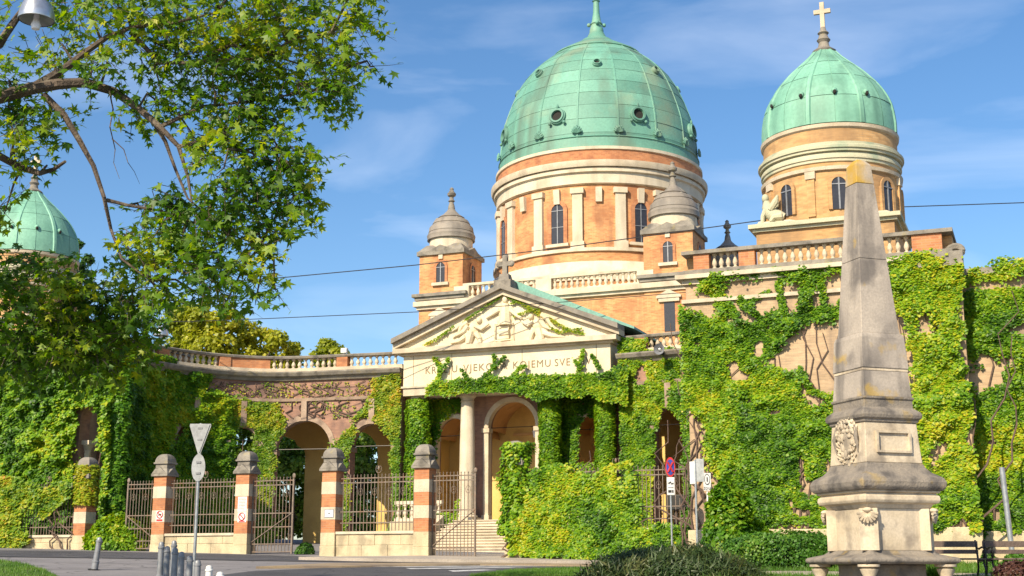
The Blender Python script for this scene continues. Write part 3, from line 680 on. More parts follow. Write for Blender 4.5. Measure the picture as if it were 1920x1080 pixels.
for sd in (-1, 1):
    for lo, hi, y0 in ((-.52, -.27, -.5), (-.268, -.05, -.72)):
        # raking cornice, two mouldings one above the other
        m = MB(); m.prism([(PC + sd * run, z_cn + .004 + max(0, lo + .52) ), (PC + sd * run, z_cn + .02 + (hi + .52)), (PC + sd * .0005, z_ap + hi), (PC + sd * .0005, z_ap + lo)], y0, .32)
        m.build('raking_cornice', 'stone' if hi < -.1 else 'stone_grey', PO)
    m = MB(); m.prism([(PC + sd * (run + .45), z_cn + .36), (PC + sd * (run + .45), z_cn + .47), (PC, z_ap + .42), (PC, z_ap - .03)], .33, 5.96); m.build('roof', 'roof_copper', PO)
# acroterion cross on the gable
m = MB(); m.box(PC - .42, PC + .42, -.5, .3, z_ap - .25, z_ap + .18); m.box(PC - .28, PC + .28, -.35, .15, z_ap + .182, z_ap + .5, .06); m.build('cross_pedestal', 'stone_grey', PO, .02)
m = MB(); zc0 = z_ap + .5; m.box(PC - .12, PC + .12, -.2, .0, zc0, zc0 + .8, .01)
for dx, dz in ((-.3, .5), (.3, .5), (0, .84)): m.ball((PC + dx, -.1, zc0 + dz), (.16, .1, .16), 10, 6)
m.box(PC - .3, PC + .3, -.19, -.01, zc0 + .39, zc0 + .61); m.build('stone_cross', 'stone_grey', PO)
# columns
for a_ in (PC - 4.55, A(876, 860, .35), PC + 2.0, PC + 4.6):
    m = MB(); m.lathe([(.36, z_fl + .36), (.365, z_fl + 1.6), (.345, z_fl + 3.4), (.30, z_ct - .34)], a_, .35, 24); sh = m.build('column', 'stone_white', PO)
    MB().lathe([(.30, z_ct - .36), (.34, z_ct - .34), (.30, z_ct - .30), (.30, z_ct - .2), (.40, z_ct - .1), (.40, z_ct - .001)], a_, .35, 24).build('capital', 'stone_white', sh)
    b = MB(); b.lathe([(.48, z_fl + .16), (.50, z_fl + .21), (.46, z_fl + .26), (.40, z_fl + .29), (.42, z_fl + .33), (.37, z_fl + .37)], a_, .35, 24); b.box(a_ - .5, a_ + .5, -.15, .85, z_fl + .001, z_fl + .165); b.build('column_base', 'stone_white', sh)
# arcade wall behind the columns
YW = 1.25; flat = lambda s: (s, YW, 0, 1)
def span(u0, u1, vt, c): a0, a1 = A(u0, 880, c), A(u1, 880, c); hw = (a1 - a0) / 2; return ((a0 + a1) / 2, hw, Z((u0 + u1) / 2, vt, c) - hw)
ar = [span(818, 880, 783, YW), span(915, 1006, 752, YW), span(1080, 1129, 779, YW)]
w_ = arch_wall(MB(), flat, PC - PW + .15, PC + PW - .15, .5, z_fl, z_ct - .002, ar); w_.build('arcade_wall', 'brick_old', PO)
for s_, h_, z_ in ar:
    arch_ring(MB(), flat, s_, h_, z_, .2, .06, .3).build('archivolt', 'stone', PO)
    for sd in (-1, 1):
        x = s_ + sd * (h_ + .09)
        m = MB(); m.box(x - .13, x + .13, YW - .07, YW + .3, z_fl + .3, z_ - .22); m.box(x - .19, x + .19, YW - .13, YW + .3, z_ - .218, z_ - .02); m.box(x - .18, x + .18, YW - .12, YW + .3, z_fl + .003, z_fl + .298); m.build('pier', 'stone', PO)
# inside the porch
MB().box(PC - PW + .15, PC + PW - .15, 4.2, 4.5, z_fl, z_ct).build('back_wall', 'plaster', PO)
for sd in (-1, 1): MB().box(PC + sd * (PW - .3) - .14, PC + sd * (PW - .3) + .14, YW + .52, 4.19, z_fl, z_ct).build('side_wall', 'plaster', PO)
m = MB()
for s_, h_, z_ in ar:                          # barrel vault behind every arch
    n = len(m.v); R_ = h_ + .32; 
    for i in range(15):
        an = PI * i / 14
        for y in (YW + .51, 4.19): m.v.append((s_ - R_ * math.cos(an), y, z_ + R_ * math.sin(an) * .95))
    for i in range(14): m.face([n + 2 * i, n + 2 * i + 1, n + 2 * i + 3, n + 2 * i + 2], None, True)
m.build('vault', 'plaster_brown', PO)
for x in (ar[1][0] + ar[1][1] + .7,):
    for y in (3.0,):
        q = MB(); q.box(x - .32, x + .32, y - .25, y + .25, z_fl + .3, ar[1][2] + .3); q.box(x - .4, x + .4, y - .32, y + .32, ar[1][2] + .302, ar[1][2] + .48); q.box(x - .38, x + .38, y - .3, y + .3, z_fl + .002, z_fl + .298); q.build('inner_pier', 'plaster_brown', PO)
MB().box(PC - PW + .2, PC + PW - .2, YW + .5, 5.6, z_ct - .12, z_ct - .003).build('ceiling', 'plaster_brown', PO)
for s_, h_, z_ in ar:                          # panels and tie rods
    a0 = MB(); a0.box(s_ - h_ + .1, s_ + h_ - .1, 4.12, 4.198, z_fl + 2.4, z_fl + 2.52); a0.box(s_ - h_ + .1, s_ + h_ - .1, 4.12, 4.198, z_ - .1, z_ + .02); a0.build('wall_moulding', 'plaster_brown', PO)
    MB().tube([(s_ - h_ - .1, YW + .3, z_ + .02), (s_ + h_ + .1, YW + .3, z_ + .02)], .018, 5).build('tie_rod', 'iron_dark', PO)
# steps
NS = 11; zg = gac(PC, -4.4) - .02; rz_ = (z_fl - zg) / NS
for i in range(NS):
    y = -1.0 - .31 * (NS - i); hw = 2.45 - i * .045
    m = MB(); m.box(PC - hw, PC + hw, y + .02, -.98, zg + rz_ * i + (.001 if i else -.2), zg + rz_ * (i + 1) - .05); m.box(PC - hw - .02, PC + hw + .02, y - .03, -.98, zg + rz_ * (i + 1) - .049, zg + rz_ * (i + 1) - .002); m.build('step', 'stone', PO, .008)
for sd in (-1, 1):
    m = MB(); pts = []; n = 14
    for i in range(n + 1):
        t = i / n; y = -1.0 - 3.5 * t; z = z_fl + .34 - (z_fl - zg - .1) * (t ** .85 if t < .9 else t) ; pts.append((y, z))
    b = len(m.v)
    for y, z in pts:
        fl = max(0, -y - 2.6) * .18
        for x in (2.46 + fl, 2.85 + fl * 1.2): m.v += [(PC + sd * x, y, zg - .3), (PC + sd * x, y, z)]
    for i in range(n):
        k = b + i * 4
        for q in ((0, 4, 5, 1), (1, 5, 7, 3), (3, 7, 6, 2)): m.face([k + j for j in q])
    m.face([b + n * 4 + j for j in (0, 2, 3, 1)]); m.build('cheek_wall', 'stone', PO)
bm2 = baluster_mesh(.62, .12, 'stone_white')
for sd in (-1, 1):
    x0, x1 = sorted((PC + sd * 2.75, PC + sd * 5.1))
    MB().box(x0, x1, -.92, -.66, z_fl + .75, z_fl + .9).build('terrace_rail', 'stone_white', PO)
    for i in range(7): put('baluster', bm2, PO, (x0 + (x1 - x0) * (i + .5) / 7, -.79, z_fl + .125))
    MB().box(x0, x1, -.93, -.65, z_fl + .002, z_fl + .125).build('terrace_kerb', 'stone_white', PO)
# inscription
for txt, ua, ub in (('KRALJU', 798, 857), ('VJEKOVA', 868, 951), ('KOJEMU', 962, 1032), ('SVE', 1040, 1069), ('ŽIVI', 1080, 1113)):
    u = (ua + ub) / 2; me = text_mesh(txt, .47, .008, 'letters'); wx = [v.co.x for v in me.vertices]
    sx = (A(ub, 684, -.29) - A(ua, 684, -.29)) / (max(wx) - min(wx)); shift = (max(wx) + min(wx)) / 2 * sx
    off = ORG[PO.name]; o = bpy.data.objects.new('inscription', me); C.objects.link(o); o.parent = PO
    aa, zz = on_plane(u, 684, -.29); zz = (z_ar + z_fr) / 2 - .17
    o.location = (aa - shift - off[0], -.288 - off[1], zz - off[2]); o.rotation_euler = (PI / 2, 0, 0); o.scale = (sx, 1, 1)
# relief of the pediment
def relief(name, balls, tubes):
    m = MB()
    for u, v, ru, rv, d in balls:
        a_, z_ = on_plane(u, v, -.25); k = 59.0 / F_PX; m.ball((a_, -.27, z_), (ru * k, d, rv * k), 12, 8)
    for pts, rr, d in tubes:
        q = [(lambda t: (t[0], -.26 - d, t[1]))(on_plane(u, v, -.25)) for u, v in pts]; m.tube(q, [r * 59.0 / F_PX for r in (rr if isinstance(rr, (list, tuple)) else [rr] * len(q))], 8)
    return m.build(name, 'stone_cream', PO)
relief('carved_figure', [(948, 562, 6, 8, .16), (948, 585, 15, 15, .14), (946, 600, 16, 12, .12)], [([(938, 582), (925, 590), (913, 597)], [4, 3.5, 2.5], .1), ([(958, 582), (970, 592), (980, 598)], [4, 3.5, 2.5], .1), ([(948, 570), (948, 610)], [8, 14], .02)])
relief('carved_tablet', [], [([(930, 640), (964, 637), (964, 607), (930, 609), (930, 640)], 1.6, .1), ([(938, 625), (956, 623)], [9, 9], .0), ([(938, 634), (956, 632)], [6, 6], .0), ([(938, 615), (956, 613)], [6, 6], .0)])
relief('carved_angel', [(899, 601, 6, 6.5, .17), (888, 616, 11, 11, .15), (880, 628, 13, 9, .13)], [([(892, 612), (905, 618), (919, 608)], [4, 3.6, 2.2], .13), ([(880, 612), (872, 622), (858, 630)], [6, 5, 2], .1), ([(885, 622), (882, 634), (879, 645)], [9, 8, 6], .05), ([(893, 624), (900, 634), (901, 645)], [6, 5, 3.5], .06), ([(878, 604), (868, 612), (862, 625), (850, 634)], [5, 6, 4, 1.2], .06), ([(872, 602), (858, 616), (848, 622)], [3, 3, 1], .08), ([(874, 632), (862, 640), (846, 644)], [6, 4, 1.5], .06)])
relief('carved_angel', [(996, 594, 6, 6.5, .17), (1008, 608, 11, 11, .15), (1016, 620, 13, 9, .13)], [([(1002, 604), (992, 611), (980, 603)], [4, 3.6, 2.2], .13), ([(1014, 600), (1022, 612), (1036, 618)], [6, 5, 2], .1), ([(1010, 616), (1013, 628), (1016, 637)], [9, 8, 6], .05), ([(1003, 616), (998, 628), (996, 638)], [6, 5, 3.5], .06), ([(1016, 590), (1028, 598), (1036, 612), (1050, 622)], [5, 6, 4, 1.2], .06), ([(1020, 624), (1036, 630), (1060, 632)], [6, 4, 1.5], .06)])
# lantern and downpipe
lt = fthing('porch_lantern', 'small glass lantern hanging in the portico arch', 'lantern', A(1006, 812, 2.2), 2.2, Z(1006, 812, 2.2))
_a, _c, _z = ORG[lt.name]
MB().lathe([(.05, _z - .22), (.14, _z - .2), (.19, _z + .12), (.16, _z + .14)], _a, _c, 6).build('glass', 'frosted', lt); MB().lathe([(.23, _z + .13), (.1, _z + .26), (.03, _z + .3)], _a, _c, 6).build('hood', 'iron_dark', lt)
MB().tube([(_a, _c, _z + .28), (_a, _c, z_ct - .1)], .012, 5).build('chain', 'iron_dark', lt)
_a, _z1 = on_plane(1178, 688, .1); _z0 = Z(1180, 1000, .1)
dp = fthing('downpipe', 'slim white rainwater pipe beside the portico corner', 'downpipe', _a, .1, gac(_a, .1))
MB().tube([(_a, .1, gac(_a, .1)), (_a, .1, _z1)], .055, 8).build('pipe', 'white', dp)
for q in range(5): MB().lathe([(.075, _z1 - .6 - q * 1.6), (.075, _z1 - .5 - q * 1.6)], _a, .1, 8).build('bracket', 'white', dp)

# ================================================================ ARCADE WINGS
def make_path(pts, n=400):
    q = dome_profile(pts); L = [0.0]
    for i in range(1, len(q)): L.append(L[-1] + math.dist(q[i], q[i - 1]))
    def path(s):
        s = min(max(s, 0), L[-1] - 1e-4); i = int(np.searchsorted(L, s, side='right')) - 1; i = min(max(i, 0), len(q) - 2)
        f = (s - L[i]) / max(1e-9, L[i + 1] - L[i]); p = (q[i][0] + (q[i + 1][0] - q[i][0]) * f, q[i][1] + (q[i + 1][1] - q[i][1]) * f)
        h = 2; j0, j1 = max(0, i - h), min(len(q) - 1, i + 1 + h); ta, tc_ = q[j1][0] - q[j0][0], q[j1][1] - q[j0][1]; l = math.hypot(ta, tc_)
        sg = 1 if pts[-1][0] < pts[0][0] else -1
        return (p[0], p[1], sg * tc_ / l, -sg * ta / l)
    return path, L[-1]
LP = [(-5.15, .15), (-8.1, -.2), (-10.5, -.5), (-12.1, -1.1), (-13.4, -2.3), (-14.2, -3.7), (-14.7, -5.2), (-14.9, -7), (-14.9, -9.0)]
pathL, lenL = make_path(LP); pathR, lenR = make_path([(.3 - a, c) for a, c in LP])
def s_of_u(path, L, u, zz=5.0, n=600):
    best = min(range(n + 1), key=lambda i: abs(project_ac(path(L * i / n)[0], path(L * i / n)[1], zz)[0] - u)); return L * best / n
def z_on(path, s, u, v):
    a, c, _, _ = path(s); y = world(a, c).y; d = ray(u, v); return d[2] / d[1] * y
sm = s_of_u(pathL, lenL, 567)
zW = {n: z_on(pathL, sm, 567, v) for n, v in dict(rail=667, bb=689, cb=712, st=748).items()}
zW['rail'] = 10.05; zW['bb'] = 9.28; zW['cb'] = 8.82
def wing(par, path, L, arch_px, rail_px, mirror=False):
    arches = []
    for u0, u1, vt in arch_px:
        s0, s1 = sorted((s_of_u(path, L, u0, 4), s_of_u(path, L, u1, 4))); s = (s0 + s1) / 2; hw = (s1 - s0) / 2
        arches.append((s, hw, z_on(path, s, (u0 + u1) / 2, vt) - hw))
    arch_wall(MB(), path, .05, L, .62, -.6, zW['cb'] + .02, arches).build('arcade_wall', 'brick_old', par)
    back = lambda s: (lambda q: (q[0] + q[2] * 4.4, q[1] + q[3] * 4.4, q[2], q[3]))(path(s))
    arch_wall(MB(), back, .05, L, .5, -.6, zW['cb'], [(s + 2.6, hw * 1.1, z) for s, hw, z in arches if s + 2.6 + hw * 1.1 < L - .2]).build('inner_wall', 'plaster', par)
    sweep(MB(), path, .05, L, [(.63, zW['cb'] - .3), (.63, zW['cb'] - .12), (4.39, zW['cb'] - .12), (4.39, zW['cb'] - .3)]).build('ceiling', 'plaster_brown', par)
    sweep(MB(), path, .05, L, [(4.5, zW['bb'] - .06), (.0, zW['bb'] - .06), (.0, zW['cb'] + .023), (4.5, zW['cb'] + .023)]).build('terrace', 'stone_grey', par)
    sweep(MB(), path, .05, L, [(.3, zW['cb'] + .0), (-.12, zW['cb'] - .0), (-.2, zW['cb'] + .12), (-.34, zW['cb'] + .2), (-.42, zW['cb'] + .34), (-.42, zW['bb'] - .055), (.3, zW['bb'] - .055)]).build('cornice', 'stone_grey', par)
    sweep(MB(), path, .05, L, [(.05, zW['st'] - .12), (-.09, zW['st'] - .12), (-.12, zW['st'] + .02), (.05, zW['st'] + .05)]).build('string_course', 'stone_brown', par)

    for s, hw, zs in arches:
        arch_ring(MB(), path, s, hw, zs, .24, .05, .45).build('archivolt', 'stone_brown', par)
        for sd in (-1, 1):
            m = MB(); x = s + sd * (hw + .12); sweep(m, path, x - .2, x + .2, [(.66, zs - .24), (-.1, zs - .24), (-.14, zs - .02), (.66, zs - .02)], 2); m.build('impost', 'stone_brown', par)
        m = MB(); sweep(m, path, s - .14, s + .14, [(.1, zs + hw - .05), (-.16, zs + hw - .05), (-.2, zW['st'] - .13), (.1, zW['st'] - .13)], 2); m.build('keystone', 'stone_brown', par)
        MB().tube([path(s - hw)[:2] + (zs,), path(s + hw)[:2] + (zs,)], .02, 5).build('tie_rod', 'iron_dark', par)
    # parapet
    sweep(MB(), path, .05, L, [(.42, zW['bb'] - .05), (.0, zW['bb'] - .05), (.0, zW['bb'] + .16), (.42, zW['bb'] + .16)]).build('balustrade_base', 'stone', par)
    sweep(MB(), path, .05, L, [(.42, zW['rail'] - .13), (-.02, zW['rail'] - .13), (-.05, zW['rail'] - .04), (.0, zW['rail']), (.4, zW['rail'])]).build('handrail', 'stone_grey', par)
    me = baluster_mesh(zW['rail'] - .13 - zW['bb'] - .16, .105, 'stone')
    for kind, u0, u1 in rail_px:
        s0, s1 = sorted((s_of_u(path, L, u0, 9.6), s_of_u(path, L, u1, 9.6)))
        if kind == 'b':
            n = max(1, round((s1 - s0) / .31))
            for i in range(n): q = path(s0 + (s1 - s0) * (i + .5) / n); put('baluster', me, par, (q[0] + q[2] * .2, q[1] + q[3] * .2, zW['bb'] + .16))
        else:
            sweep(MB(), path, s0, s1, [(.40, zW['bb'] + .162), (.0 if kind == 'p' else .06, zW['bb'] + .162), (.0 if kind == 'p' else .06, zW['rail'] - .132), (.40, zW['rail'] - .132)]).build('brick_pier' if kind == 'p' else 'brick_panel', 'brick_red', par)
    return arches
WL = fthing('arcade_wing', 'long curved brick arcade with four arches and balustrade left of the pediment', 'arcade', -10, -.5, 1.0)
ARL = wing(WL, pathL, lenL, [(655, 737, 793), (515, 619, 788), (425, 478, 800), (325, 397, 790)],
           [('b', 651, 745), ('p', 631, 651), ('b', 507, 631), ('n', 433, 506), ('p', 413, 433), ('b', 318, 413), ('p', 298, 318), ('b', 240, 298)])
WR = fthing('arcade_wing', 'short brick arcade with one tall arch right of the pediment', 'arcade', 9, -.2, 1.0)
ARR = wing(WR, pathR, lenR, [(1226, 1290, 762)], [('p', 1188, 1210), ('b', 1212, 1284), ('p', 1284, 1300)])

# ================================================================ FLANK PAVILIONS
def solve_a(u, v, c):
    return on_plane(u, v, c)[0]
def flank_dome(par, a, c, dpx):
    D = world(a, c).y
    ref_u = 1556
    def zz(v): return ray(ref_u, v)[2] / ray(ref_u, v)[1] * Dr
    Dr = world(solve_a(1556, 300, -10.8), -10.8).y
    def rr(px, v): z = zz(v); return px * (Dr * cP + z * sP) / F_PX
    dz = 0.0
    zp0 = zz(480); zp1 = ray(1500, 421)[2] / ray(1500, 421)[1] * (Dr - 2.3); H = rr(126, 430) / 1.0
    hs = 2.2
    MB().box(a - hs, a + hs, c - hs, c + hs, zp0 - 1.6, zp1).build('dome_pedestal', 'brick_tan', par)
    k = MB(); k.box(a - hs - .1, a + hs + .1, c - hs - .1, c + hs + .1, zp1 + .001, zp1 + .1); k.box(a - hs - .22, a + hs + .22, c - hs - .22, c + hs + .22, zp1 + .102, zp1 + .24); k.build('pedestal_ledge', 'copper_stone', par)
    k = MB(); k.box(a - hs, a + hs, c - hs, c + hs, zp1 + .241, zp1 + .42, .25); k.build('pedestal_slope', 'stone', par)
    R = rr(124, 380); zb = zp1 + .25
    MB().lathe([(R, zb), (R, zz(334))], a, c, 72).build('drum_wall', 'brick_tan', par)
    MB().lathe([(R - .02, zz(355)), (R + .09, zz(354)), (R + .11, zz(348)), (R - .02, zz(347))], a, c, 64).build('string_course', 'stone', par)
    RC = rr(133, 305)
    MB().lathe([(R - .02, zz(340)), (R + .05, zz(339)), (R + .05, zz(334)), (R + .09, zz(333.5)), (R + .09, zz(328)), (RC - .16, zz(322)), (RC - .05, zz(321.5)), (RC - .05, zz(317)), (RC, zz(316.5)), (RC, zz(312)), (R + .06, zz(308)), (R + .06, zz(304)), (R + .01, zz(303))], a, c, 72).build('drum_cornice', 'copper_stone', par)
    MB().lathe([(R - .02, zz(304)), (R - .02, zz(277))], a, c, 72).build('attic_band', 'brick_tan', par)
    MB().lathe([(R - .04, zz(280)), (R + .05, zz(277)), (R + .07, zz(271)), (R - .1, zz(269))], a, c, 72).build('eaves_course', 'stone', par)
    base_view = math.atan2((world(a, c).x), world(a, c).y)
    vw = TH - base_view
    for q in range(8):                         # windows, pilasters
        an = vw + math.radians(6) + q * PI / 4
        if math.cos(an - vw) < -.2: continue
        arched_window(par, a + math.sin(an) * (R + .015), c - math.cos(an) * (R + .015), an, zz(425), zz(367), .25, 'brick_tan', ring=.1, sill=None)
        an2 = an + PI / 8; ox, oy = math.sin(an2), -math.cos(an2); tx, ty = math.cos(an2), math.sin(an2)
        P = lambda s: (a + ox * R + tx * s, c + oy * R + ty * s, -ox, -oy)
        sweep(MB(), P, -.13, .13, [(.1, zb + .1), (-.06, zb + .1), (-.06, zz(368)), (.1, zz(368))], 3).build('pilaster', 'brick_tan', par)
        sweep(MB(), P, -.17, .17, [(.1, zz(368) + .002), (-.1, zz(368) + .002), (-.1, zz(355)), (.1, zz(355))], 3).build('capital', 'stone', par)
    pr = dome_profile([(rr(122.5, 257), zz(269)), (rr(122.5, 240), zz(247)), (rr(116, 210), zz(212)), (rr(99, 179), zz(180)), (rr(72, 150), zz(149)), (rr(50, 130), zz(129)), (rr(31, 110), zz(112)), (rr(20, 100), zz(100))])
    copper_dome(par, a, c, pr, 8, 4, 2, 'copper_pale', vw + math.radians(-16), vw, .2, .02, .06)
    for an in (vw - .38, vw + .12, vw + .62, vw - .95):
        z = zz(214); r = prof_r(pr, z) + .03; ox, oy = math.sin(an), -math.cos(an)
        m = MB(); m.ball((a + ox * r, c + oy * r, z + .05), (.1, .1, .11), 8, 6); d = m.build('dormer', 'copper_pale', par)
        MB().ball((a + ox * (r + .05), c + oy * (r + .05), z), (.065, .065, .09), 8, 6).build('vent', 'dark', d)
    z0 = zz(101)
    MB().lathe([(rr(20, 100), z0 - .05), (.40, z0), (.42, z0 + .07), (.3, z0 + .16), (.2, z0 + .24), (.17, z0 + .4), (.24, z0 + .5), (.19, z0 + .56), (.14, z0 + .7), (.2, z0 + .76), (.11, z0 + .86), (.09, z0 + .98)], a, c, 14).build('finial', 'stone_grey', par)
    m = MB(); zt_ = zz(5); m.box(a - .075, a + .075, c - .06, c + .06, z0 + .9, zt_); m.box(a - .29, a + .29, c - .055, c + .055, zt_ - .42, zt_ - .27); m.build('cross', 'stone', par)
    return dict(R=R, hs=hs, zp1=zp1)
def pavilion(par, c0, a0, a1, depth, z_rail, rails, plinth_z, arch=None):
    zb = z_rail - .70; zc0 = zb - .42
    if arch: arch_wall(MB(), lambda s: (s, c0, 0, 1), a0, a1, .6, -.8, zc0, arch).build('front_wall', 'brick_tan', par); MB().box(a0, a1, c0 + 3.2, c0 + depth, -.8, zc0).build('rear_wall', 'brick_tan', par); MB().box(a0, a1, c0 + .61, c0 + depth, zc0 - .3, zc0 - .002).build('ceiling', 'plaster_brown', par)
    else: MB().box(a0, a1, c0, c0 + depth, -.8, zc0).build('wall', 'brick_dull', par)
    k = MB(); k.box(a0 - .1, a1 + .1, c0 - .1, c0 + depth + .1, zc0 + .001, zc0 + .16); k.box(a0 - .28, a1 + .28, c0 - .28, c0 + depth + .28, zc0 + .162, zb - .12); k.build('cornice', 'stone', par)
    MB().box(a0 - .12, a1 + .12, c0 - .12, c0 + depth + .12, zc0 - .62, zc0 - .5).build('string_course', 'stone', par)
    MB().box(a0 - .06, a1 + .06, c0 - .06, c0 + .36, zb - .118, zb + .06).build('balustrade_base', 'stone_grey', par)
    MB().box(a0 - .1, a1 + .1, c0 - .1, c0 + .40, z_rail - .12, z_rail).build('handrail', 'stone_grey', par)
    me = baluster_mesh(z_rail - .12 - zb - .06, .085, 'stone')
    for kind, x0, x1 in rails:
        if kind == 'b':
            n = max(1, round((x1 - x0) / .255))
            for i in range(n): put('baluster', me, par, (x0 + (x1 - x0) * (i + .5) / n, c0 + .15, zb + .06))
        else: MB().box(x0, x1, c0 - .02, c0 + .33, zb + .062, z_rail - .122).build('brick_pier', 'brick_red', par)
    if not arch:
        m = MB(); m.box(a0 - .12, a1 + .12, c0 - .12, c0 + .2, -.8, plinth_z); m.build('plinth', 'stone_plinth', par, .03)
    # side parapet
    for x in (a0, a1):
        MB().box(x - .1 if x == a0 else x - .40, x + .40 if x == a0 else x + .1, c0 + .42, c0 + depth, z_rail - .12, z_rail).build('side_handrail', 'stone_grey', par)
        MB().box(x - .05 if x == a0 else x - .36, x + .36 if x == a0 else x + .05, c0 + .42, c0 + depth, zb - .118, z_rail - .125).build('side_parapet', 'brick_tan', par)
CR = -14.0
zr = Z(1390, 463, CR)
RP = fthing('domed_pavilion', 'tan brick pavilion with small green dome behind the obelisk', 'pavilion', 16.4, CR, 0.0)
pv = lambda u: A(u, 480, CR)
pavilion(RP, CR, 12.2, 20.45, 8.2, zr, [('p', pv(1300), pv(1329)), ('b', pv(1331), pv(1383)), ('p', pv(1385), pv(1415)), ('b', pv(1419), pv(1708)), ('p', pv(1711), pv(1768))], Z(1500, 992, CR))
fa = solve_a(1556, 300, -10.8); FD = flank_dome(RP, fa, -10.8, 133)
# projecting pier at the right end with a scroll on top, and an inner pilaster
px0, px1 = pv(1716), pv(1800)
m = MB(); m.box(px0, px1, CR - .35, CR - .005, -.8, zr - 1.25); m.build('corner_pier', 'brick_dull', RP)
m = MB(); m.box(px0 - .08, px1 + .08, CR - .45, CR - .13, -.8, Z(1500, 992, CR)); m.build('pier_plinth', 'stone_plinth', RP, .03)
m = MB(); m.box(px0 - .1, px1 + .1, CR - .47, CR - .13, zr - 1.248, zr - .82); m.build('pier_cornice', 'stone_grey', RP)
m = MB(); m.tube([(20.7 + .28 * t * math.cos(t * 2.2), CR + .3, zr - .75 + .28 * t * math.sin(t * 2.2)) for t in [i * .14 for i in range(1, 14)]], .11, 6); m.build('scroll', 'stone_grey', RP)
# crouching stone figure at the corner of the dome pedestal
sf = fthing('stone_figure', 'green stained seated stone sphinx on the small dome ledge', 'statue', fa - 1.75, -10.8 - 1.85, FD['zp1'] + .24)
sa, sc_, sz = ORG[sf.name]
m = MB(); m.box(sa - .42, sa + .5, sc_ - .3, sc_ + .3, sz + .003, sz + .1); m.build('base', 'copper_stone', sf, .02)
m = MB(); m.tube([(sa + .42, sc_, sz + .22), (sa + .2, sc_, sz + .32), (sa - .05, sc_, sz + .5), (sa - .12, sc_, sz + .72), (sa - .14, sc_, sz + .9)], [.2, .25, .22, .18, .09], 12); m.ball((sa - .17, sc_, sz + 1.0), (.12, .12, .15), 12, 8)
for s in (-.12, .12): m.tube([(sa - .15, sc_ + s, sz + .6), (sa - .25, sc_ + s, sz + .35), (sa - .28, sc_ + s, sz + .15), (sa - .4, sc_ + s, sz + .13)], [.09, .08, .07, .06], 8); m.tube([(sa + .4, sc_ + s * 1.6, sz + .3), (sa + .12, sc_ + s * 1.7, sz + .28), (sa + .02, sc_ + s * 1.7, sz + .14)], [.13, .1, .07], 8)
m.build('body', 'copper_stone', sf)
m = MB()
for s in (-.16, .16): m.tube([(sa + .0, sc_ + s, sz + .55), (sa + .2, sc_ + s * 1.3, sz + .8), (sa + .28, sc_ + s * 1.3, sz + 1.02)], [.1, .12, .03], 8)
m.build('wings', 'copper_stone', sf)
# lower wall running on to the right
RW = fthing('boundary_wall', 'ivy hung tan brick wall running on beyond the domed pavilion', 'wall', 26, -13.2, 0.0)
zt_w = Z(1880, 512, -13.2)
MB().box(20.5, 34, -13.2, -12.6, -.8, zt_w).build('brick_wall', 'brick_dull', RW)
MB().box(20.46, 34, -13.32, -12.5, zt_w + .002, zt_w + .2).build('coping', 'stone_grey', RW)
MB().box(20.46, 34, -13.28, -13.19, zt_w - .75, zt_w - .6).build('string_course', 'stone', RW)
m = MB(); m.box(20.46, 34, -13.35, -13.19, -.8, Z(1850, 996, -13.3)); m.build('plinth', 'stone_plinth', RW, .03)
# left pavilion
CL = -10.5
LPV = fthing('domed_pavilion', 'ivy smothered pavilion with small green dome behind the plane tree', 'pavilion', -17.5, CL, .6)
a_r = A(210, 850, CL); oa0, oa1 = A(146, 850, CL), A(202, 850, CL); ohw = (oa1 - oa0) / 2
pavilion(LPV, CL + .7, -24.5, -15.2, 7.3, 10.05, [('p', -16.2, -15.3), ('b', -24, -16.3)], 1.2)
arch_wall(MB(), lambda s: (s, CL, 0, 1), -24.4, a_r, .62, -.6, 8.6, [((oa0 + oa1) / 2, ohw, Z(174, 756, CL) - ohw)]).build('screen_wall', 'brick_old', LPV)
MB().box(-24.4, a_r + .1, CL - .1, CL + .68, 8.602, 8.8).build('screen_coping', 'stone_grey', LPV)
for x in (oa0 + .12, oa1 - .05):
    z0 = gac(x, CL); zs = Z(174, 832, CL)
    m = MB(); m.lathe([(.2, z0), (.2, z0 + .25), (.15, z0 + .3), (.14, zs - .3), (.16, zs - .26), (.14, zs - .22), (.24, zs)], x, CL + .45, 16); m.build('column', 'stone', LPV); MB().box(x - .26, x + .26, CL + .18, CL + .72, zs + .001, zs + .18).build('impost', 'stone', LPV)
fl = solve_a(60, 400, -7.3); flank_dome(LPV, fl, -7.3, 85)

# ================================================================ FENCE
FN = -13.3
PIER_PX = [162, 308, 462, 624, 797, 968]
PA = [A(u, 920, FN) for u in PIER_PX]
zl = {k: Z(797, v, FN) for k, v in dict(b=997, r1=972.2, w1=947.9, r2=923.5, w2=899.5, r3=879, top=833).items()}
GPL = ['banded brick and stone gate pier wearing a wig of golden ivy', 'banded gate pier with a small no dogs notice', 'banded gate pier with a white paper notice and round prohibition sign',
       'banded gate pier with a small metal plaque', 'bare banded gate pier left of the portico steps', 'gate pier buried in green ivy right of the portico steps']
def square_dome(m, a, c, hw, z0, h, n=7):
    rings = [(hw * math.cos(PI / 2 * i / n) ** .75 if i < n else .0, z0 + h * math.sin(PI / 2 * i / n)) for i in range(n + 1)]; b = len(m.v)
    for r, z in rings: m.v += [(a - r, c - r, z), (a, c - r * 1.05, z), (a + r, c - r, z), (a + r * 1.05, c, z), (a + r, c + r, z), (a, c + r * 1.05, z), (a - r, c + r, z), (a - r * 1.05, c, z)]
    for i in range(n):
        for j in range(8): q = (j + 1) % 8; m.face([b + i * 8 + j, b + i * 8 + q, b + (i + 1) * 8 + q, b + (i + 1) * 8 + j], None, False)
PHW = .285
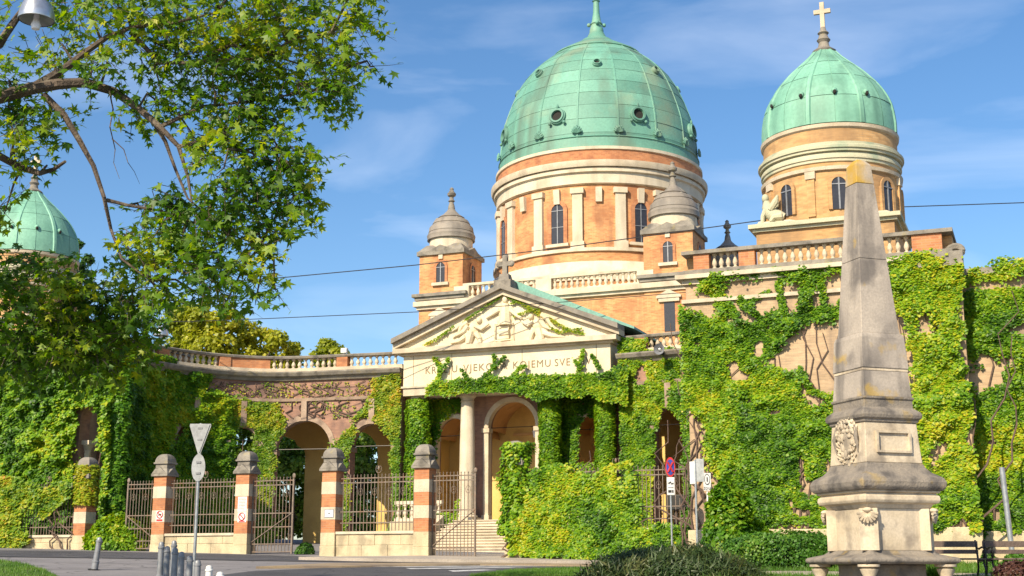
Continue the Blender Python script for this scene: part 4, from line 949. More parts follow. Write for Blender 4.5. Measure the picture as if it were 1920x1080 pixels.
for i, a in enumerate(PA):
    g0 = gac(a, FN); t = fthing('gate_pier', GPL[i], 'gate pier', a, FN, g0, 'banded gate piers of the cemetery fence')
    m = MB(); m.box(a - PHW - .02, a + PHW + .02, FN - PHW - .02, FN + PHW + .02, g0 - .3, g0 + (zl['b'] - g0) * .42); m.build('base_block', 'stone_plinth', t, .015)
    m = MB(); m.box(a - PHW - .005, a + PHW + .005, FN - PHW - .005, FN + PHW + .005, g0 + (zl['b'] - g0) * .42 + .002, zl['b']); m.build('base_block', 'stone_plinth', t, .012)
    prev = 'b'
    for key, mt in (('r1', 'brick_red'), ('w1', 'stone_white'), ('r2', 'brick_red'), ('w2', 'stone_white'), ('r3', 'brick_red')):
        mt = 'stone' if mt == 'stone_white' else mt; e_ = PHW + (.008 if mt == 'stone' else 0)
        MB().box(a - e_, a + e_, FN - e_, FN + e_, zl[prev] + .001, zl[key]).build('brick_band' if mt == 'brick_red' else 'stone_band', mt, t, .008); prev = key
    z = zl['r3']; hgt = zl['top'] - z; m = MB()
    m.box(a - .37, a + .37, FN - .37, FN + .37, z + .001, z + .1); m.box(a - .36, a + .36, FN - .36, FN + .36, z + .102, z + .30, .09)
    for q in range(4):
        an = q * PI / 2; n = m.add([(a + math.cos(an) * u - math.sin(an) * v, FN + math.sin(an) * u + math.cos(an) * v, z + w2) for u, v, w2 in ((-.3, -.375, .1), (.3, -.375, .1), (0, -.375, .34), (0, -.2, .36))])
        m.face([n, n + 1, n + 2]); m.face([n, n + 2, n + 3]); m.face([n + 1, n + 3, n + 2])
    m.box(a - .26, a + .26, FN - .26, FN + .26, z + .302, z + .46); m.box(a - .32, a + .32, FN - .32, FN + .32, z + .462, z + .53)
    square_dome(m, a, FN, .285, z + .531, hgt - .53); m.build('cap', 'stone_grey', t, .012)
# railings
zf = {k: Z(700, v, FN) for k, v in dict(t=896, t2=904.5, mid=959, low=980, bot=991, tip=888).items()}
def rail_bars(par, x0, x1, zbot, ztip, mat='iron', spacing=.137, dz=0.0, orn=True):
    n = max(2, round((x1 - x0) / spacing)); h = ztip - zbot
    bm_ = MB().box(-.011, .011, -.011, .011, 0, h - .05); bm_.lathe([(.012, h - .06), (.028, h - .05), (.012, h - .03), (.0, h)], 0, 0, 6); me = bm_.mesh('bar', mat)
    for i in range(1, n): put('bar', me, par, (x0 + (x1 - x0) * i / n, FN, zbot))
    if orn:
        zc0 = zf['t2'] - .32; om = MB()
        for k in range(14): pass
        om.tube([(.085 * math.cos(t), 0, .13 * math.sin(t)) for t in [2 * PI * q / 14 for q in range(15)]], .009, 4); om.ball((0, 0, 0), (.035, .02, .035), 8, 5); om.ball((0, 0, .17), (.02, .015, .03), 6, 4)
        me2 = om.mesh('ring_ornament', mat)
        for i in range(2, n, 4): put('ring_ornament', me2, par, (x0 + (x1 - x0) * i / n, FN - .012, zc0))
def rails(par, x0, x1, zs, mat='iron', hh=.018):
    for z in zs: MB().box(x0, x1, FN - .02, FN + .02, z - hh, z + hh).build('rail', mat, par)
def panel(i0, i1, label, wl):
    x0, x1 = i0, i1
    t = fthing('railing_panel', label, 'railing', (x0 + x1) / 2, FN, zl['b']); rails(t, x0, x1, (zf['t'], zf['t2'], zf['mid'], zf['low'])); rail_bars(t, x0, x1, zl['b'] + .05, zf['tip'])
    cx = (x0 + x1) / 2; m = MB(); zt = zf['tip']
    for s in (-1, 1): m.tube([(cx + s * .11 * math.sin(q * .35), FN, zt + .02 + .14 * (1 - math.cos(q * .35))) for q in range(8)], .012, 5)
    m.ball((cx, FN, zt + .2), (.04, .02, .08), 8, 5); m.build('crest', 'iron', t)
    d = fthing('dwarf_wall', wl, 'low wall', (x0 + x1) / 2, FN, gac(cx, FN)); g0 = min(gac(x0, FN), gac(x1, FN)) - .3
    n = max(2, round((x1 - x0) / .95)); zm = (gac(cx, FN) + zl['b']) / 2 - .02
    for r_, (za, zb2) in enumerate(((g0, zm), (zm + .004, zl['b'] - .07))):
        cuts = [x0] + [x0 + (x1 - x0) * (k + (.5 if r_ else 0)) / n for k in range(0 if r_ else 1, n)] + [x1]
        for p, q in zip(cuts, cuts[1:]):
            j = random.uniform(-.008, .008); MB().box(p + .003, q - .003, FN - .2 + j, FN + .2, za, zb2).build('block', 'stone_plinth', d, .012)
    MB().box(x0, x1, FN - .26, FN + .26, zl['b'] - .068, zl['b'] + .03).build('coping', 'stone', d, .015)
e_ = PHW + .01
panel(A(30, 940, FN), PA[0] - e_, 'iron railing half hidden by golden ivy', 'low stone wall carrying the railing under the golden ivy')
panel(PA[1] + e_, PA[2] - e_, 'rusty iron railing between the dog notice pier and the paper notice pier', 'low stone wall between the dog notice pier and the paper notice pier')
panel(PA[3] + e_, PA[4] - e_, 'rusty iron railing between the plaque pier and the bare pier', 'low stained stone wall between the plaque pier and the bare pier')
panel(PA[5] + e_, A(1338, 940, FN), 'dark iron railing tangled in ivy right of the portico', 'low stone wall under the ivy right of the portico')
def gate(x0, x1, hinge_right, label):
    g0 = gac((x0 + x1) / 2, FN) + .06; t = fthing('gate_leaf', label, 'gate', x1 if hinge_right else x0, FN, g0 - .06, 'open iron gate leaves of the cemetery fence')
    for x in (x0, x1): MB().box(x - .03, x + .03, FN - .03, FN + .03, g0 - .05, zf['t'] + .06).build('stile', 'iron', t)
    rails(t, x0 + .03, x1 - .03, (zf['t'], zf['t2'], zf['mid'], zf['low'] - .1, g0 + .3, g0 + .02)); rail_bars(t, x0, x1, g0, zf['tip'])
    fx, hx = (x0, x1) if hinge_right else (x1, x0)
    MB().tube([(fx, FN - .03, zf['mid']), (hx, FN - .03, g0 + .35)], .022, 5).build('brace', 'iron', t); MB().ball((fx, FN, zf['t'] + .16), (.07, .03, .1), 8, 6).build('finial', 'iron', t)
gate(A(238, 960, FN), PA[1] - e_, True, 'open gate leaf hinged on the dog notice pier')
gate(PA[2] + e_, A(549, 960, FN), False, 'open gate leaf hinged on the paper notice pier')
gate(PA[4] + e_, A(891, 960, FN), False, 'open gate leaf before the portico steps')
# small notices on the piers
def plate(name, label, cat, u0, u1, v0, v1, mat, lift=.015):
    a0, z1 = on_plane(u0, v0, FN - PHW - lift); a1, z0 = on_plane(u1, v1, FN - PHW - lift)
    t = fthing(name, label, cat, (a0 + a1) / 2, FN - PHW - lift, z0); m = MB(); m.box(a0, a1, FN - PHW - lift, FN - PHW - .009, z0, z1); m.build('plate', mat, t); return t, (a0 + a1) / 2, (z0 + z1) / 2, (a1 - a0) / 2, (z1 - z0) / 2
def ringmark(t, a, z, r, mat, y, slash=True):
    m = MB(); m.tube([(a + r * math.cos(k * PI / 10), y, z + r * math.sin(k * PI / 10)) for k in range(21)], r * .14, 5)
    if slash: m.tube([(a - r * .7, y, z + r * .7), (a + r * .7, y, z - r * .7)], r * .13, 5)
    m.build('red_ring', mat, t)
t, a, z, hw, hh = plate('notice', 'small white no dogs notice with red ring on pier', 'notice', 293, 306, 958, 978, 'white'); y = FN - PHW - .022
ringmark(t, a, z + hh * .3, hw * .75, 'red', y); MB().tube([(a - hw * .35, y, z + hh * .25), (a + hw * .2, y, z + hh * .3), (a + hw * .35, y, z + hh * .45)], hw * .13, 5).build('dog_mark', 'black', t); MB().box(a - hw * .8, a + hw * .8, y, y + .005, z - hh * .9, z - hh * .55).build('red_bar', 'red', t)
t, a, z, hw, hh = plate('notice', 'white printed paper notice fixed to pier', 'notice', 446.5, 462, 931.5, 959, 'white')
for k in range(9): MB().box(a - hw * .8, a + hw * random.uniform(.3, .8), y, y + .005, z + hh * (.8 - k * .2), z + hh * (.8 - k * .2) + .012).build('text_line', 'letters', t)
t, a, z, hw, hh = plate('notice', 'white prohibition notice with red ring under the paper notice', 'notice', 446, 461, 961, 979, 'white'); ringmark(t, a, z + hh * .15, hw * .72, 'red', y); MB().box(a - hw * .7, a + hw * .7, y, y + .005, z - hh * .92, z - hh * .72).build('red_bar', 'red', t)
t, a, z, hw, hh = plate('plaque', 'small framed metal plaque on pier', 'plaque', 608.5, 625.5, 955, 970.5, 'grey_paint', .02); MB().box(a - hw * .88, a + hw * .88, FN - PHW - .026, FN - PHW - .021, z - hh * .85, z + hh * .85).build('sheet', 'white', t)
MB().box(a - hw * .2, a + hw * .25, FN - PHW - .032, FN - PHW - .027, z - hh * .1, z + hh * .2).build('mark', 'grey_paint', t)

# ================================================================ IVY
def ivy_thing(label, base, P, N_, size, tint, mat, stems=(), droop=1.3, jitter=.36):
    t = thing('climbing_ivy', label, 'ivy', base); P = P - np.array(base)
    o = bpy.data.objects.new('foliage', leaf_mesh('foliage', P, N_, size, tint, mat, droop=droop, jitter=jitter)); C.objects.link(o); o.parent = t; o['kind'] = 'stuff'
    m = MB()
    for pts in stems:
        k = len(pts); m.tube([Vector(p) - Vector(base) for p in pts], [.035 * (1 - .8 * i / k) + .006 for i in range(k)], 5)
    if stems: m.build('stem', 'stem', t)
    return t
def stem_walk(a, c, z0, z1, n=12, wob=.25, out=.05):
    pts = []; x = a
    for i in range(n + 1): pts.append(world(x, c - out, z0 + (z1 - z0) * i / n)); x += random.gauss(0, wob)
    return pts
def relief_(P, thick, sc=1.1):
    x = np.clip((vnoise(P + 7.3, sc) * .35 + vnoise(P + 3.1, 3.4) * .65 - .30) * 2.3, 0, 1); return thick * (.06 + .52 * x)
def ivy_plane(label, c, a0, a1, z0, z1, inside, holes, dens, thick, size, mat, thr=.0, nsc=.8, tint0=.0, stems=0, strands=(), tex=.9, edge=14):
    n = int(dens * (a1 - a0) * (z1 - z0)); a = RNG.uniform(a0, a1, n); z = RNG.uniform(z0, z1, n)
    u, v = project_ac(a, np.full(n, c), z); j = RNG.normal(0, edge * .35, (2, n)); wv = (vnoise(np.stack([a, z, a * 0], 1), 1.6) - .5) * edge * 2
    uu, vv = u + j[0] + wv, v + j[1] + wv; k = np.zeros(n, bool)
    for p in inside: k |= in_poly(uu, vv, p)
    h = np.zeros(n, bool)
    for p in holes: h |= in_poly(uu, vv, p)
    Q = np.stack([a, z, np.full(n, c)], 1); nv = vnoise(Q, nsc) * .65 + vnoise(Q + 5, nsc * 2.7) * .35
    k &= ~h; k &= nv > thr
    for pts, wd in strands:                    # thin runners across bare wall
        for (x0, y0), (x1, y1) in zip(pts, pts[1:]):
            L2 = (x1 - x0) ** 2 + (y1 - y0) ** 2; t = np.clip(((u - x0) * (x1 - x0) + (v - y0) * (y1 - y0)) / L2, 0, 1)
            k |= np.hypot(u - x0 - t * (x1 - x0), v - y0 - t * (y1 - y0)) < wd * (.5 + nv)
    a, z, Q, nv = a[k], z[k], Q[k], nv[k]; n = len(a)
    th = relief_(Q, thick) * np.clip((nv - thr) * 5 + .25, .2, 1); off = th * RNG.random(n) ** .35
    P = to_world(a, c - .03 - off, z); Nn = np.tile(np.array([-NX[0], -NX[1], .75]), (n, 1))
    tn = np.clip(tint0 + .42 * (vnoise(Q + 11, .55) - .5) * 2 + .30 * (vnoise(Q + 17, 2.1) - .5) * 2 + .36 + RNG.normal(0, .2, n), 0, 1)
    st = [stem_walk(random.uniform(a0, a1), c, z0, z0 + (z1 - z0) * random.uniform(.4, .95)) for _ in range(stems)]
    return ivy_thing(label, tuple(world((a0 + a1) / 2, c, z0)), P, Nn, RNG.uniform(.7, 1.3, n) * size, tn, mat, st)
def ivy_path(label, path, s0, s1, z0, z1, inside, holes, dens, thick, size, mat, thr=0., tint0=0., stems=0, edge=14):
    n = int(dens * (s1 - s0) * (z1 - z0)); s = RNG.uniform(s0, s1, n); z = RNG.uniform(z0, z1, n)
    tab = np.array([path(x) for x in np.linspace(s0, s1, 300)]); i = ((s - s0) / (s1 - s0) * 299).astype(int); q = tab[i]
    u, v = project_ac(q[:, 0] + (s - np.linspace(s0, s1, 300)[i]) * 0, q[:, 1], z); wv = (vnoise(np.stack([s, z, s * 0], 1), 1.6) - .5) * edge * 2; uu, vv = u + RNG.normal(0, edge * .35, n) + wv, v + RNG.normal(0, edge * .35, n) + wv
    k = np.zeros(n, bool)
    for p in inside: k |= in_poly(uu, vv, p)
    for p in holes: k &= ~in_poly(uu, vv, p)
    Q = np.stack([s, z, s * 0 + 2], 1); nv = vnoise(Q, .8) * .65 + vnoise(Q + 5, 2.2) * .35; k &= nv > thr
    s, z, q, Q, nv = s[k], z[k], q[k], Q[k], nv[k]; n = len(s); off = relief_(Q, thick) * RNG.random(n) ** .35 + .03
    ds = RNG.uniform(-.02, .02, n); P = to_world(q[:, 0] - q[:, 2] * off + ds, q[:, 1] - q[:, 3] * off, z)
    W = -(q[:, 2:3] * np.array([[EX[0], EX[1]]]) + q[:, 3:4] * np.array([[NX[0], NX[1]]])); Nn = np.concatenate([W, np.full((n, 1), .75)], 1)
    tn = np.clip(tint0 + .42 * (vnoise(Q + 11, .55) - .5) * 2 + .30 * (vnoise(Q + 17, 2.1) - .5) * 2 + .36 + RNG.normal(0, .2, n), 0, 1); st = []
    for _ in range(stems):
        x = random.uniform(s0, s1); pts = []
        for j in range(13): w = path(x); pts.append(world(w[0] - w[2] * .05, w[1] - w[3] * .05, z0 + (z1 - z0) * j / 12 * .95)); x = min(max(x + random.gauss(0, .25), s0), s1)
        st.append(pts)
    b = path((s0 + s1) / 2); return ivy_thing(label, tuple(world(b[0], b[1], z0)), P, Nn, RNG.uniform(.7, 1.3, n) * size, tn, mat, st)
def ivy_column(label, a, c, z0, z1, r, thick, dens, size, mat, tint0=0., flare=0.):
    n = int(dens * 2 * PI * r * (z1 - z0)); an = RNG.uniform(0, 2 * PI, n); z = RNG.uniform(z0, z1, n); Q = np.stack([np.cos(an), np.sin(an), z], 1)
    R = r + relief_(Q * 1.0, thick, 1.4) * np.sqrt(RNG.random(n)) + flare * np.clip(1 - (z - z0) / (z1 - z0), 0, 1) ** 2
    la, lc = np.sin(an), -np.cos(an); P = to_world(a + R * la, c + R * lc, z)
    Nn = np.stack([la * EX[0] + lc * NX[0], la * EX[1] + lc * NX[1], np.full(n, .75)], 1)
    return ivy_thing(label, tuple(world(a, c, z0)), P, Nn, RNG.uniform(.7, 1.3, n) * size, np.clip(tint0 + .4 + (vnoise(Q, .7) - .5) * .5 + RNG.normal(0, .17, n), 0, 1), mat, [[world(a + r * .98, c - .1, z0 + (z1 - z0) * i / 6) for i in range(7)]])

# right pavilion wall
ivy_plane('lush ivy sheet over the tan wall left of the obelisk', CR, 12.0, pv(1640), .4, 9.35,
          [[(1276, 580), (1300, 592), (1335, 598), (1360, 604), (1400, 596), (1480, 580), (1580, 562), (1580, 582), (1490, 600), (1455, 640), (1430, 690), (1500, 690), (1545, 705), (1590, 770), (1590, 985), (1500, 980), (1420, 990), (1360, 1000), (1338, 985), (1390, 940), (1382, 925), (1340, 880), (1325, 800), (1300, 760), (1280, 770)],
           [(1300, 520), (1420, 510), (1600, 496), (1600, 508), (1420, 522), (1300, 532)], [(1340, 530), (1362, 530), (1356, 600), (1345, 600)], [(1500, 515), (1520, 512), (1508, 580), (1490, 580)]],
          [[(1500, 692), (1568, 682), (1568, 760), (1530, 775), (1500, 740)]], 1600, .45, .10, 'ivy', .295, .95, .06, 34,
          [([(1330, 540), (1380, 590)], 7), ([(1390, 560), (1430, 600)], 6), ([(1460, 530), (1470, 590)], 7), ([(1540, 520), (1548, 590)], 6), ([(1395, 575), (1440, 545)], 5), ([(1500, 690), (1520, 730), (1560, 745)], 5)])
ivy_plane('dense ivy column climbing the pavilion corner pier right of the obelisk', CR - .36, pv(1668), pv(1806), .4, 9.6,
          [[(1660, 495), (1740, 480), (1790, 482), (1812, 520), (1800, 620), (1815, 760), (1830, 985), (1660, 985), (1700, 870), (1715, 740), (1704, 610), (1672, 560)]], [[(1716, 590), (1742, 570), (1750, 615), (1718, 640)], [(1745, 820), (1775, 800), (1780, 870), (1750, 890)]], 1600, .55, .10, 'ivy', .28, .95, .06, 10)
ivy_plane('ivy runners hanging from the lower wall by the steel post', -13.22, 20.5, 26, .4, 9.3,
          [[(1800, 500), (1930, 488), (1930, 512), (1800, 530)], [(1800, 555), (1930, 540), (1930, 600), (1880, 620), (1930, 640), (1930, 990), (1820, 1000), (1800, 720)]], [[(1800, 690), (1850, 665), (1925, 680), (1880, 720), (1830, 750)]], 1500, .45, .10, 'ivy', .32, .85, .06, 12)
# on the portico
ivy_plane('ivy curtain hanging along the portico architrave', -.40, PC - 4.4, PC + 5.9, 6.9, 9.6,
          [[(800, 722), (860, 712), (940, 706), (1040, 700), (1120, 698), (1165, 690), (1192, 690), (1192, 760), (1130, 752), (1110, 738), (1080, 745), (1060, 735), (1000, 748), (970, 735), (900, 733), (850, 738), (800, 742)]], [], 900, .35, .13, 'ivy', .1, .9, .12, 0,
          [([(820, 722), (827, 690), (815, 668)], 3), ([(827, 700), (842, 672)], 2.5), ([(900, 712), (925, 690), (930, 665)], 3), ([(928, 690), (948, 668)], 2.5), ([(955, 708), (985, 685)], 2.5), ([(1085, 700), (1092, 670), (1094, 655)], 3), ([(1092, 688), (1076, 672)], 2.5), ([(1125, 690), (1112, 665)], 2.5), ([(880, 712), (868, 692)], 2.5)], edge=5)
ivy_plane('yellowing ivy tendrils across the carved pediment', -.34, PC - 4.8, PC + 4.8, 10.2, 12.6, [], [], 1100, .05, .085, 'ivy_gold', .9, .9, .0, 0,
          [([(943, 552), (905, 578), (870, 602)], 2), ([(950, 552), (985, 572), (1020, 592)], 3.4), ([(965, 592), (990, 582), (1010, 580)], 2.4), ([(1025, 610), (1050, 622), (1090, 615)], 2), ([(850, 612), (820, 634), (785, 653)], 2.4), ([(1030, 597), (1060, 614), (1105, 630)], 2.6), ([(960, 567), (975, 562), (990, 575)], 2)], edge=4)
ivy_column('ivy sleeve wrapped round the portico column right of the steps', PC + 2.0, .35, z_fl - .2, z_ct + .2, .40, .26, 1200, .11, 'ivy', .02)
ivy_column('ivy sleeve wrapped round the corner column by the white downpipe', PC + 4.6, .35, z_fl - .2, z_ct + .3, .37, .2, 1200, .11, 'ivy', .04)
ivy_column('ivy sleeve wrapped round the corner column beside the curved arcade', PC - 4.55, .35, z_fl - .8, z_ct - .1, .42, .42, 1200, .11, 'ivy', .0, .2)
ivy_plane('ivy sheet over the porch wall between the ivy clad columns', YW - .08, PC + 1.7, PC + PW - .1, z_fl - .2, z_ct,
          [[(1010, 740), (1150, 740), (1150, 880), (1129, 880), (1128, 800), (1120, 785), (1100, 778), (1086, 795), (1080, 830), (1080, 880), (1050, 890), (1010, 890)], [(1050, 866), (1150, 866), (1150, 960), (1050, 960)]], [], 500, .25, .13, 'ivy', .12, .9, .0, 0, edge=5)
ivy_plane('ivy sheet over the porch wall left of the lone bare column', YW - .08, PC - PW + .1, PC - 1.9, 4.2, z_ct,
          [[(775, 735), (866, 735), (866, 770), (845, 778), (825, 795), (818, 840), (816, 900), (775, 900)]], [], 500, .25, .13, 'ivy_dark', .12, .9, .15, 0, edge=5)
ivy_plane('ivy on the terrace balustrade beside the steps', -1.05, PC - 5.4, PC - 1.8, .9, 3.4, [[(815, 962), (850, 958), (858, 935), (880, 935), (884, 965), (850, 985), (815, 985)]], [], 700, .3, .12, 'ivy', .1, 1., .12, 0, edge=4)
# right arcade wing
ivy_path('ivy covering the short arcade beneath the loudspeaker', pathR, .1, 7.4, .8, 10.0,
         [[(1160, 640), (1215, 632), (1212, 655), (1290, 650), (1300, 720), (1300, 1010), (1280, 1010), (1283, 860), (1276, 790), (1262, 765), (1245, 764), (1232, 785), (1226, 840), (1226, 1010), (1165, 1010)]], [[(1192, 690), (1216, 684), (1212, 722), (1194, 724)], [(1272, 684), (1280, 684), (1280, 702), (1272, 702)]], 1000, .4, .11, 'ivy', .14, .04, 0, 5)
# fence right of the steps
ivy_column('rounded ivy bush swallowing the gate pier right of the steps', PA[5], FN, gac(PA[5], FN) + .9, zl['top'] - .05, .32, .62, 1100, .12, 'ivy', .1)
ivy_plane('thick ivy hedge over the railing right of the portico steps', FN - .27, PA[5] - .4, A(1345, 980, FN), gac(8, FN) - .1, 4.0,
          [[(955, 985), (985, 965), (1005, 885), (1060, 874), (1110, 888), (1150, 872), (1188, 868), (1198, 930), (1192, 975), (1240, 985), (1300, 985), (1345, 970), (1345, 1040), (1100, 1045), (960, 1040)]], [[(1196, 978), (1222, 978), (1222, 990), (1196, 990)], [(1160, 880), (1184, 880), (1184, 905), (1166, 920)]], 1400, .5, .11, 'ivy', .08, .9, .03, 5, edge=7)
# left: golden ivy on the first pier and its railing
ivy_column('golden ivy wig drooping over the leftmost gate pier', PA[0], FN, Z(162, 945, FN), Z(162, 872, FN), .36, .2, 1100, .13, 'ivy_gold', .15)
ivy_plane('golden ivy draped over the leftmost railing', FN - .27, A(-20, 950, FN), PA[0], .4, 3.6,
          [[(-20, 850), (20, 880), (60, 912), (140, 908), (142, 935), (100, 950), (80, 965), (55, 940), (42, 990), (45, 1030), (-20, 1030)], [(30, 1002), (60, 1000), (58, 1018), (30, 1020)]], [], 800, .45, .14, 'ivy_gold', .12, .9, -.12, 6, edge=7)
ivy_plane('heavy ivy mass smothering the left pavilion front', CL - .08, -23.5, a_r + .15, .5, 10.2,
          [[(-60, 480), (240, 520), (260, 640), (250, 1030), (200, 1030), (204, 850), (200, 790), (188, 760), (165, 752), (148, 765), (144, 860), (144, 1030), (-60, 1030)]], [], 900, 1.3, .15, 'ivy', .1, .9, .02, 8, edge=8)
ivy_column('ivy trunk on the broken end of the left pavilion screen', a_r, CL + .3, .7, 8.9, .42, .4, 800, .14, 'ivy_dark', .05)
ivy_path('deep green ivy over the curved arcade beside the plane tree', pathL, 8.3, lenL, .7, 9.6,
         [[(200, 600), (330, 640), (330, 690), (400, 695), (380, 730), (470, 745), (490, 770), (440, 790), (400, 800), (398, 840), (400, 1030), (325, 1030), (325, 840), (345, 800), (330, 790), (322, 830), (322, 1030), (200, 1030)], [(398, 800), (440, 790), (440, 1030), (398, 1030)]], [[(440, 830), (470, 830), (470, 1000), (440, 1000)]], 900, .6, .125, 'ivy', .11, -.06, 0, 6)
ivy_path('yellow green ivy on the curved arcade between the arches', pathL, .1, 9.2, .7, 9.2,
         [[(430, 745), (520, 755), (540, 785), (515, 830), (515, 1030), (478, 1030), (480, 800), (440, 800)], [(618, 850), (635, 810), (655, 800), (668, 795), (652, 850), (655, 1030), (620, 1030)], [(736, 880), (735, 830), (715, 795), (690, 780), (660, 790), (690, 745), (720, 690), (765, 690), (790, 740), (790, 1030), (736, 1030)]], [[(520, 765), (560, 760), (540, 790)]], 950, .35, .115, 'ivy_gold', .12, -.14, 0, 6)
ivy_path('brown leafless ivy stems matted under the arcade cornice', pathL, .3, 11.5, 7.0, 8.8, [[(330, 715), (760, 715), (760, 745), (330, 745)], [(585, 750), (665, 750), (655, 800), (622, 800)], [(500, 755), (560, 750), (520, 790)]], [], 60, .08, .09, 'ivy_gold', .35, .1, 46, 6)

# ================================================================ TREES
def crown_tree(name, label, X, Y, blobs, mat, leaf, dens, trunk_r, z0=None, group=None, tint0=0.):
    zg_ = ground(X, Y) if z0 is None else z0
    t = thing(name, label, 'tree', (X, Y, zg_), 0, group); base = np.array([X, Y, zg_]); Ps, Ns = [], []; ctr = np.mean([b[:3] for b in blobs], axis=0)
    m = MB(); top = max(b[2] for b in blobs)
    m.tube([(0, 0, -.2), (.05, .02, (ctr[2] - zg_) * .5), (ctr[0] - X, ctr[1] - Y, ctr[2] - zg_)], [trunk_r, trunk_r * .75, trunk_r * .4], 8)
    for x, y, z, r in blobs:
        m.tube([(0, 0, (ctr[2] - zg_) * .55), ((x - X) * .55, (y - Y) * .55, (z - zg_) * .72), (x - X, y - Y, z - zg_ + r * .4)], [trunk_r * .4, trunk_r * .25, .02], 5)
        n = int(dens * r * r); d = RNG.normal(0, 1, (n, 3)); d /= np.linalg.norm(d, axis=1)[:, None]; rr = r * (RNG.random(n) ** .45); p = d * rr[:, None] * np.array([1, 1, .85]) + np.array([x, y, z])
        k = vnoise(p, 1.1) * .6 + vnoise(p + 9, 2.6) * .4 > .47; Ps.append(p[k]); Ns.append(d[k] + np.array([0, 0, .5]))
    m.build('trunk', 'bark', t); P = np.concatenate(Ps); Nn = np.concatenate(Ns); n = len(P)
    o = bpy.data.objects.new('crown', leaf_mesh('crown', P - base, Nn, RNG.uniform(.6, 1.4, n) * leaf, np.clip(tint0 + .45 + (vnoise(P, .6) - .5) * .7 + RNG.normal(0, .15, n), 0, 1), mat, droop=.5, jitter=.7)); C.objects.link(o); o.parent = t; o['kind'] = 'stuff'
    return t
def blobs_px(lst, D): return [(lambda p: (p.x, p.y + random.uniform(-1.5, 1.5), p.z, r * D / F_PX))(at_depth(u, v, D)) for u, v, r in lst]
GT = 'cemetery trees behind the curved arcade'
p = at_depth(400, 1000, 84); crown_tree('broad_tree', 'broad golden green tree above the curved balustrade', p.x, 84, blobs_px([(325, 605, 26), (350, 592, 26), (385, 598, 32), (365, 625, 36), (425, 605, 32), (455, 622, 34), (490, 632, 30), (525, 642, 24), (548, 652, 18), (330, 655, 40), (400, 660, 55), (470, 670, 50), (540, 672, 30), (370, 720, 60), (450, 720, 60)], 84), 'tree_gold', .22, 1500, .4, None, GT, .12)
p = at_depth(612, 1000, 86); crown_tree('slender_tree', 'small olive green treetop beside the camera on the balustrade', p.x, 86, blobs_px([(610, 648, 24), (628, 665, 26), (595, 670, 24), (612, 690, 30)], 86), 'tree_gold', .24, 1100, .25, None, GT, -.15)
_tl = {565: 'leafy tree filling the wide arch beside the plaque pier', 690: 'leafy tree filling the arch nearest the pediment', 350: 'leafy tree seen through the arch behind the back-turned road signs', 470: 'leafy tree between the two left arches'}
for u, D in ((545, 93), (672, 95), (340, 90), (450, 96)):
    p = at_depth(u, 1000, D); lab = _tl[{545: 565, 672: 690, 340: 350, 450: 470}[u]]
    crown_tree('woodland_tree', lab, p.x, D, blobs_px([(u - 35, 830, 42), (u + 25, 820, 45), (u, 870, 50), (u - 40, 920, 45), (u + 40, 915, 45), (u, 960, 48), (u + 10, 780, 40), (u - 40, 985, 36), (u + 40, 985, 36)], D), 'tree_green', .24, 950, .22, None, GT, .3)
p = at_depth(150, 600, 66); crown_tree('cypress_tree', 'dark slim cypress behind the small dome under the plane tree', p.x, 66, blobs_px([(148, 455, 9), (150, 475, 14), (152, 500, 17), (152, 530, 19), (152, 565, 22), (152, 610, 26)], 66), 'tree_green', .16, 1900, .2, None, None, -.2)

# the plane tree that overhangs from the left
TD = 19.5
tx_, ty_ = -10.6, 19.5; tb = (tx_, ty_, ground(tx_, ty_))
PT = thing('plane_tree', 'overhanging plane tree with star shaped green leaves and drooping limbs', 'tree', tb)
def L3(u, v, D=TD): q = at_depth(u, v, D); return (q.x - tb[0], q.y - tb[1], q.z - tb[2])
m = MB(); m.tube([(0, 0, -.3), (.05, 0, 1.5), (.1, 0, 4), (.3, 0, 6.5), (.5, 0, 9), (.9, .2, 12)], [.5, .42, .36, .3, .24, .12], 12); m.build('trunk', 'bark', PT)
limbs = [([(-330, 330), (-150, 230), (-20, 188), (60, 166), (110, 158), (160, 155), (215, 172), (260, 203), (300, 238), (335, 275), (352, 330), (360, 380)], .17, .02),
         ([(60, 166), (100, 142), (130, 122), (160, 98), (200, 70), (245, 52), (330, 42), (430, 18)], .10, .02),
         ([(82, 178), (120, 215), (150, 265), (175, 310), (195, 370), (208, 430), (228, 485), (300, 540)], .075, .015),
         ([(245, 60), (300, 118), (360, 118), (400, 113), (480, 110), (560, 70), (640, 60)], .055, .012), ([(380, 110), (430, 85), (465, 88), (560, 120), (690, 125)], .05, .01),
         ([(-330, 420), (-120, 300), (0, 293), (40, 315), (75, 325), (100, 318), (122, 303)], .11, .03), ([(75, 325), (88, 310)], .04, .02),
         ([(-330, 300), (-100, 140), (0, 82), (20, 50), (40, 22), (60, -20)], .12, .05), ([(285, 225), (310, 265), (330, 320), (352, 372), (420, 430)], .05, .012),
         ([(335, 275), (400, 260), (480, 290), (560, 320)], .045, .01), ([(200, 375), (240, 385), (300, 395), (400, 430), (520, 470)], .04, .01), ([(300, 238), (380, 200), (470, 190), (620, 165)], .05, .01),
         ([(205, 170), (212, 205), (206, 238), (216, 280), (213, 305), (224, 335)], .018, .004), ([(210, 260), (232, 280), (240, 305), (252, 322), (262, 345)], .012, .003)]
for pts, r0, r1 in limbs:
    k = len(pts); off = [random.uniform(-.5, .5) * (i / k) for i in range(k)]; q = [L3(u, v, TD + off[i]) for i, (u, v) in enumerate(pts)]
    MB().tube(q, [(r0 + (r1 - r0) * i / (k - 1)) * .78 for i in range(k)], 7).build('limb', 'bark', PT)
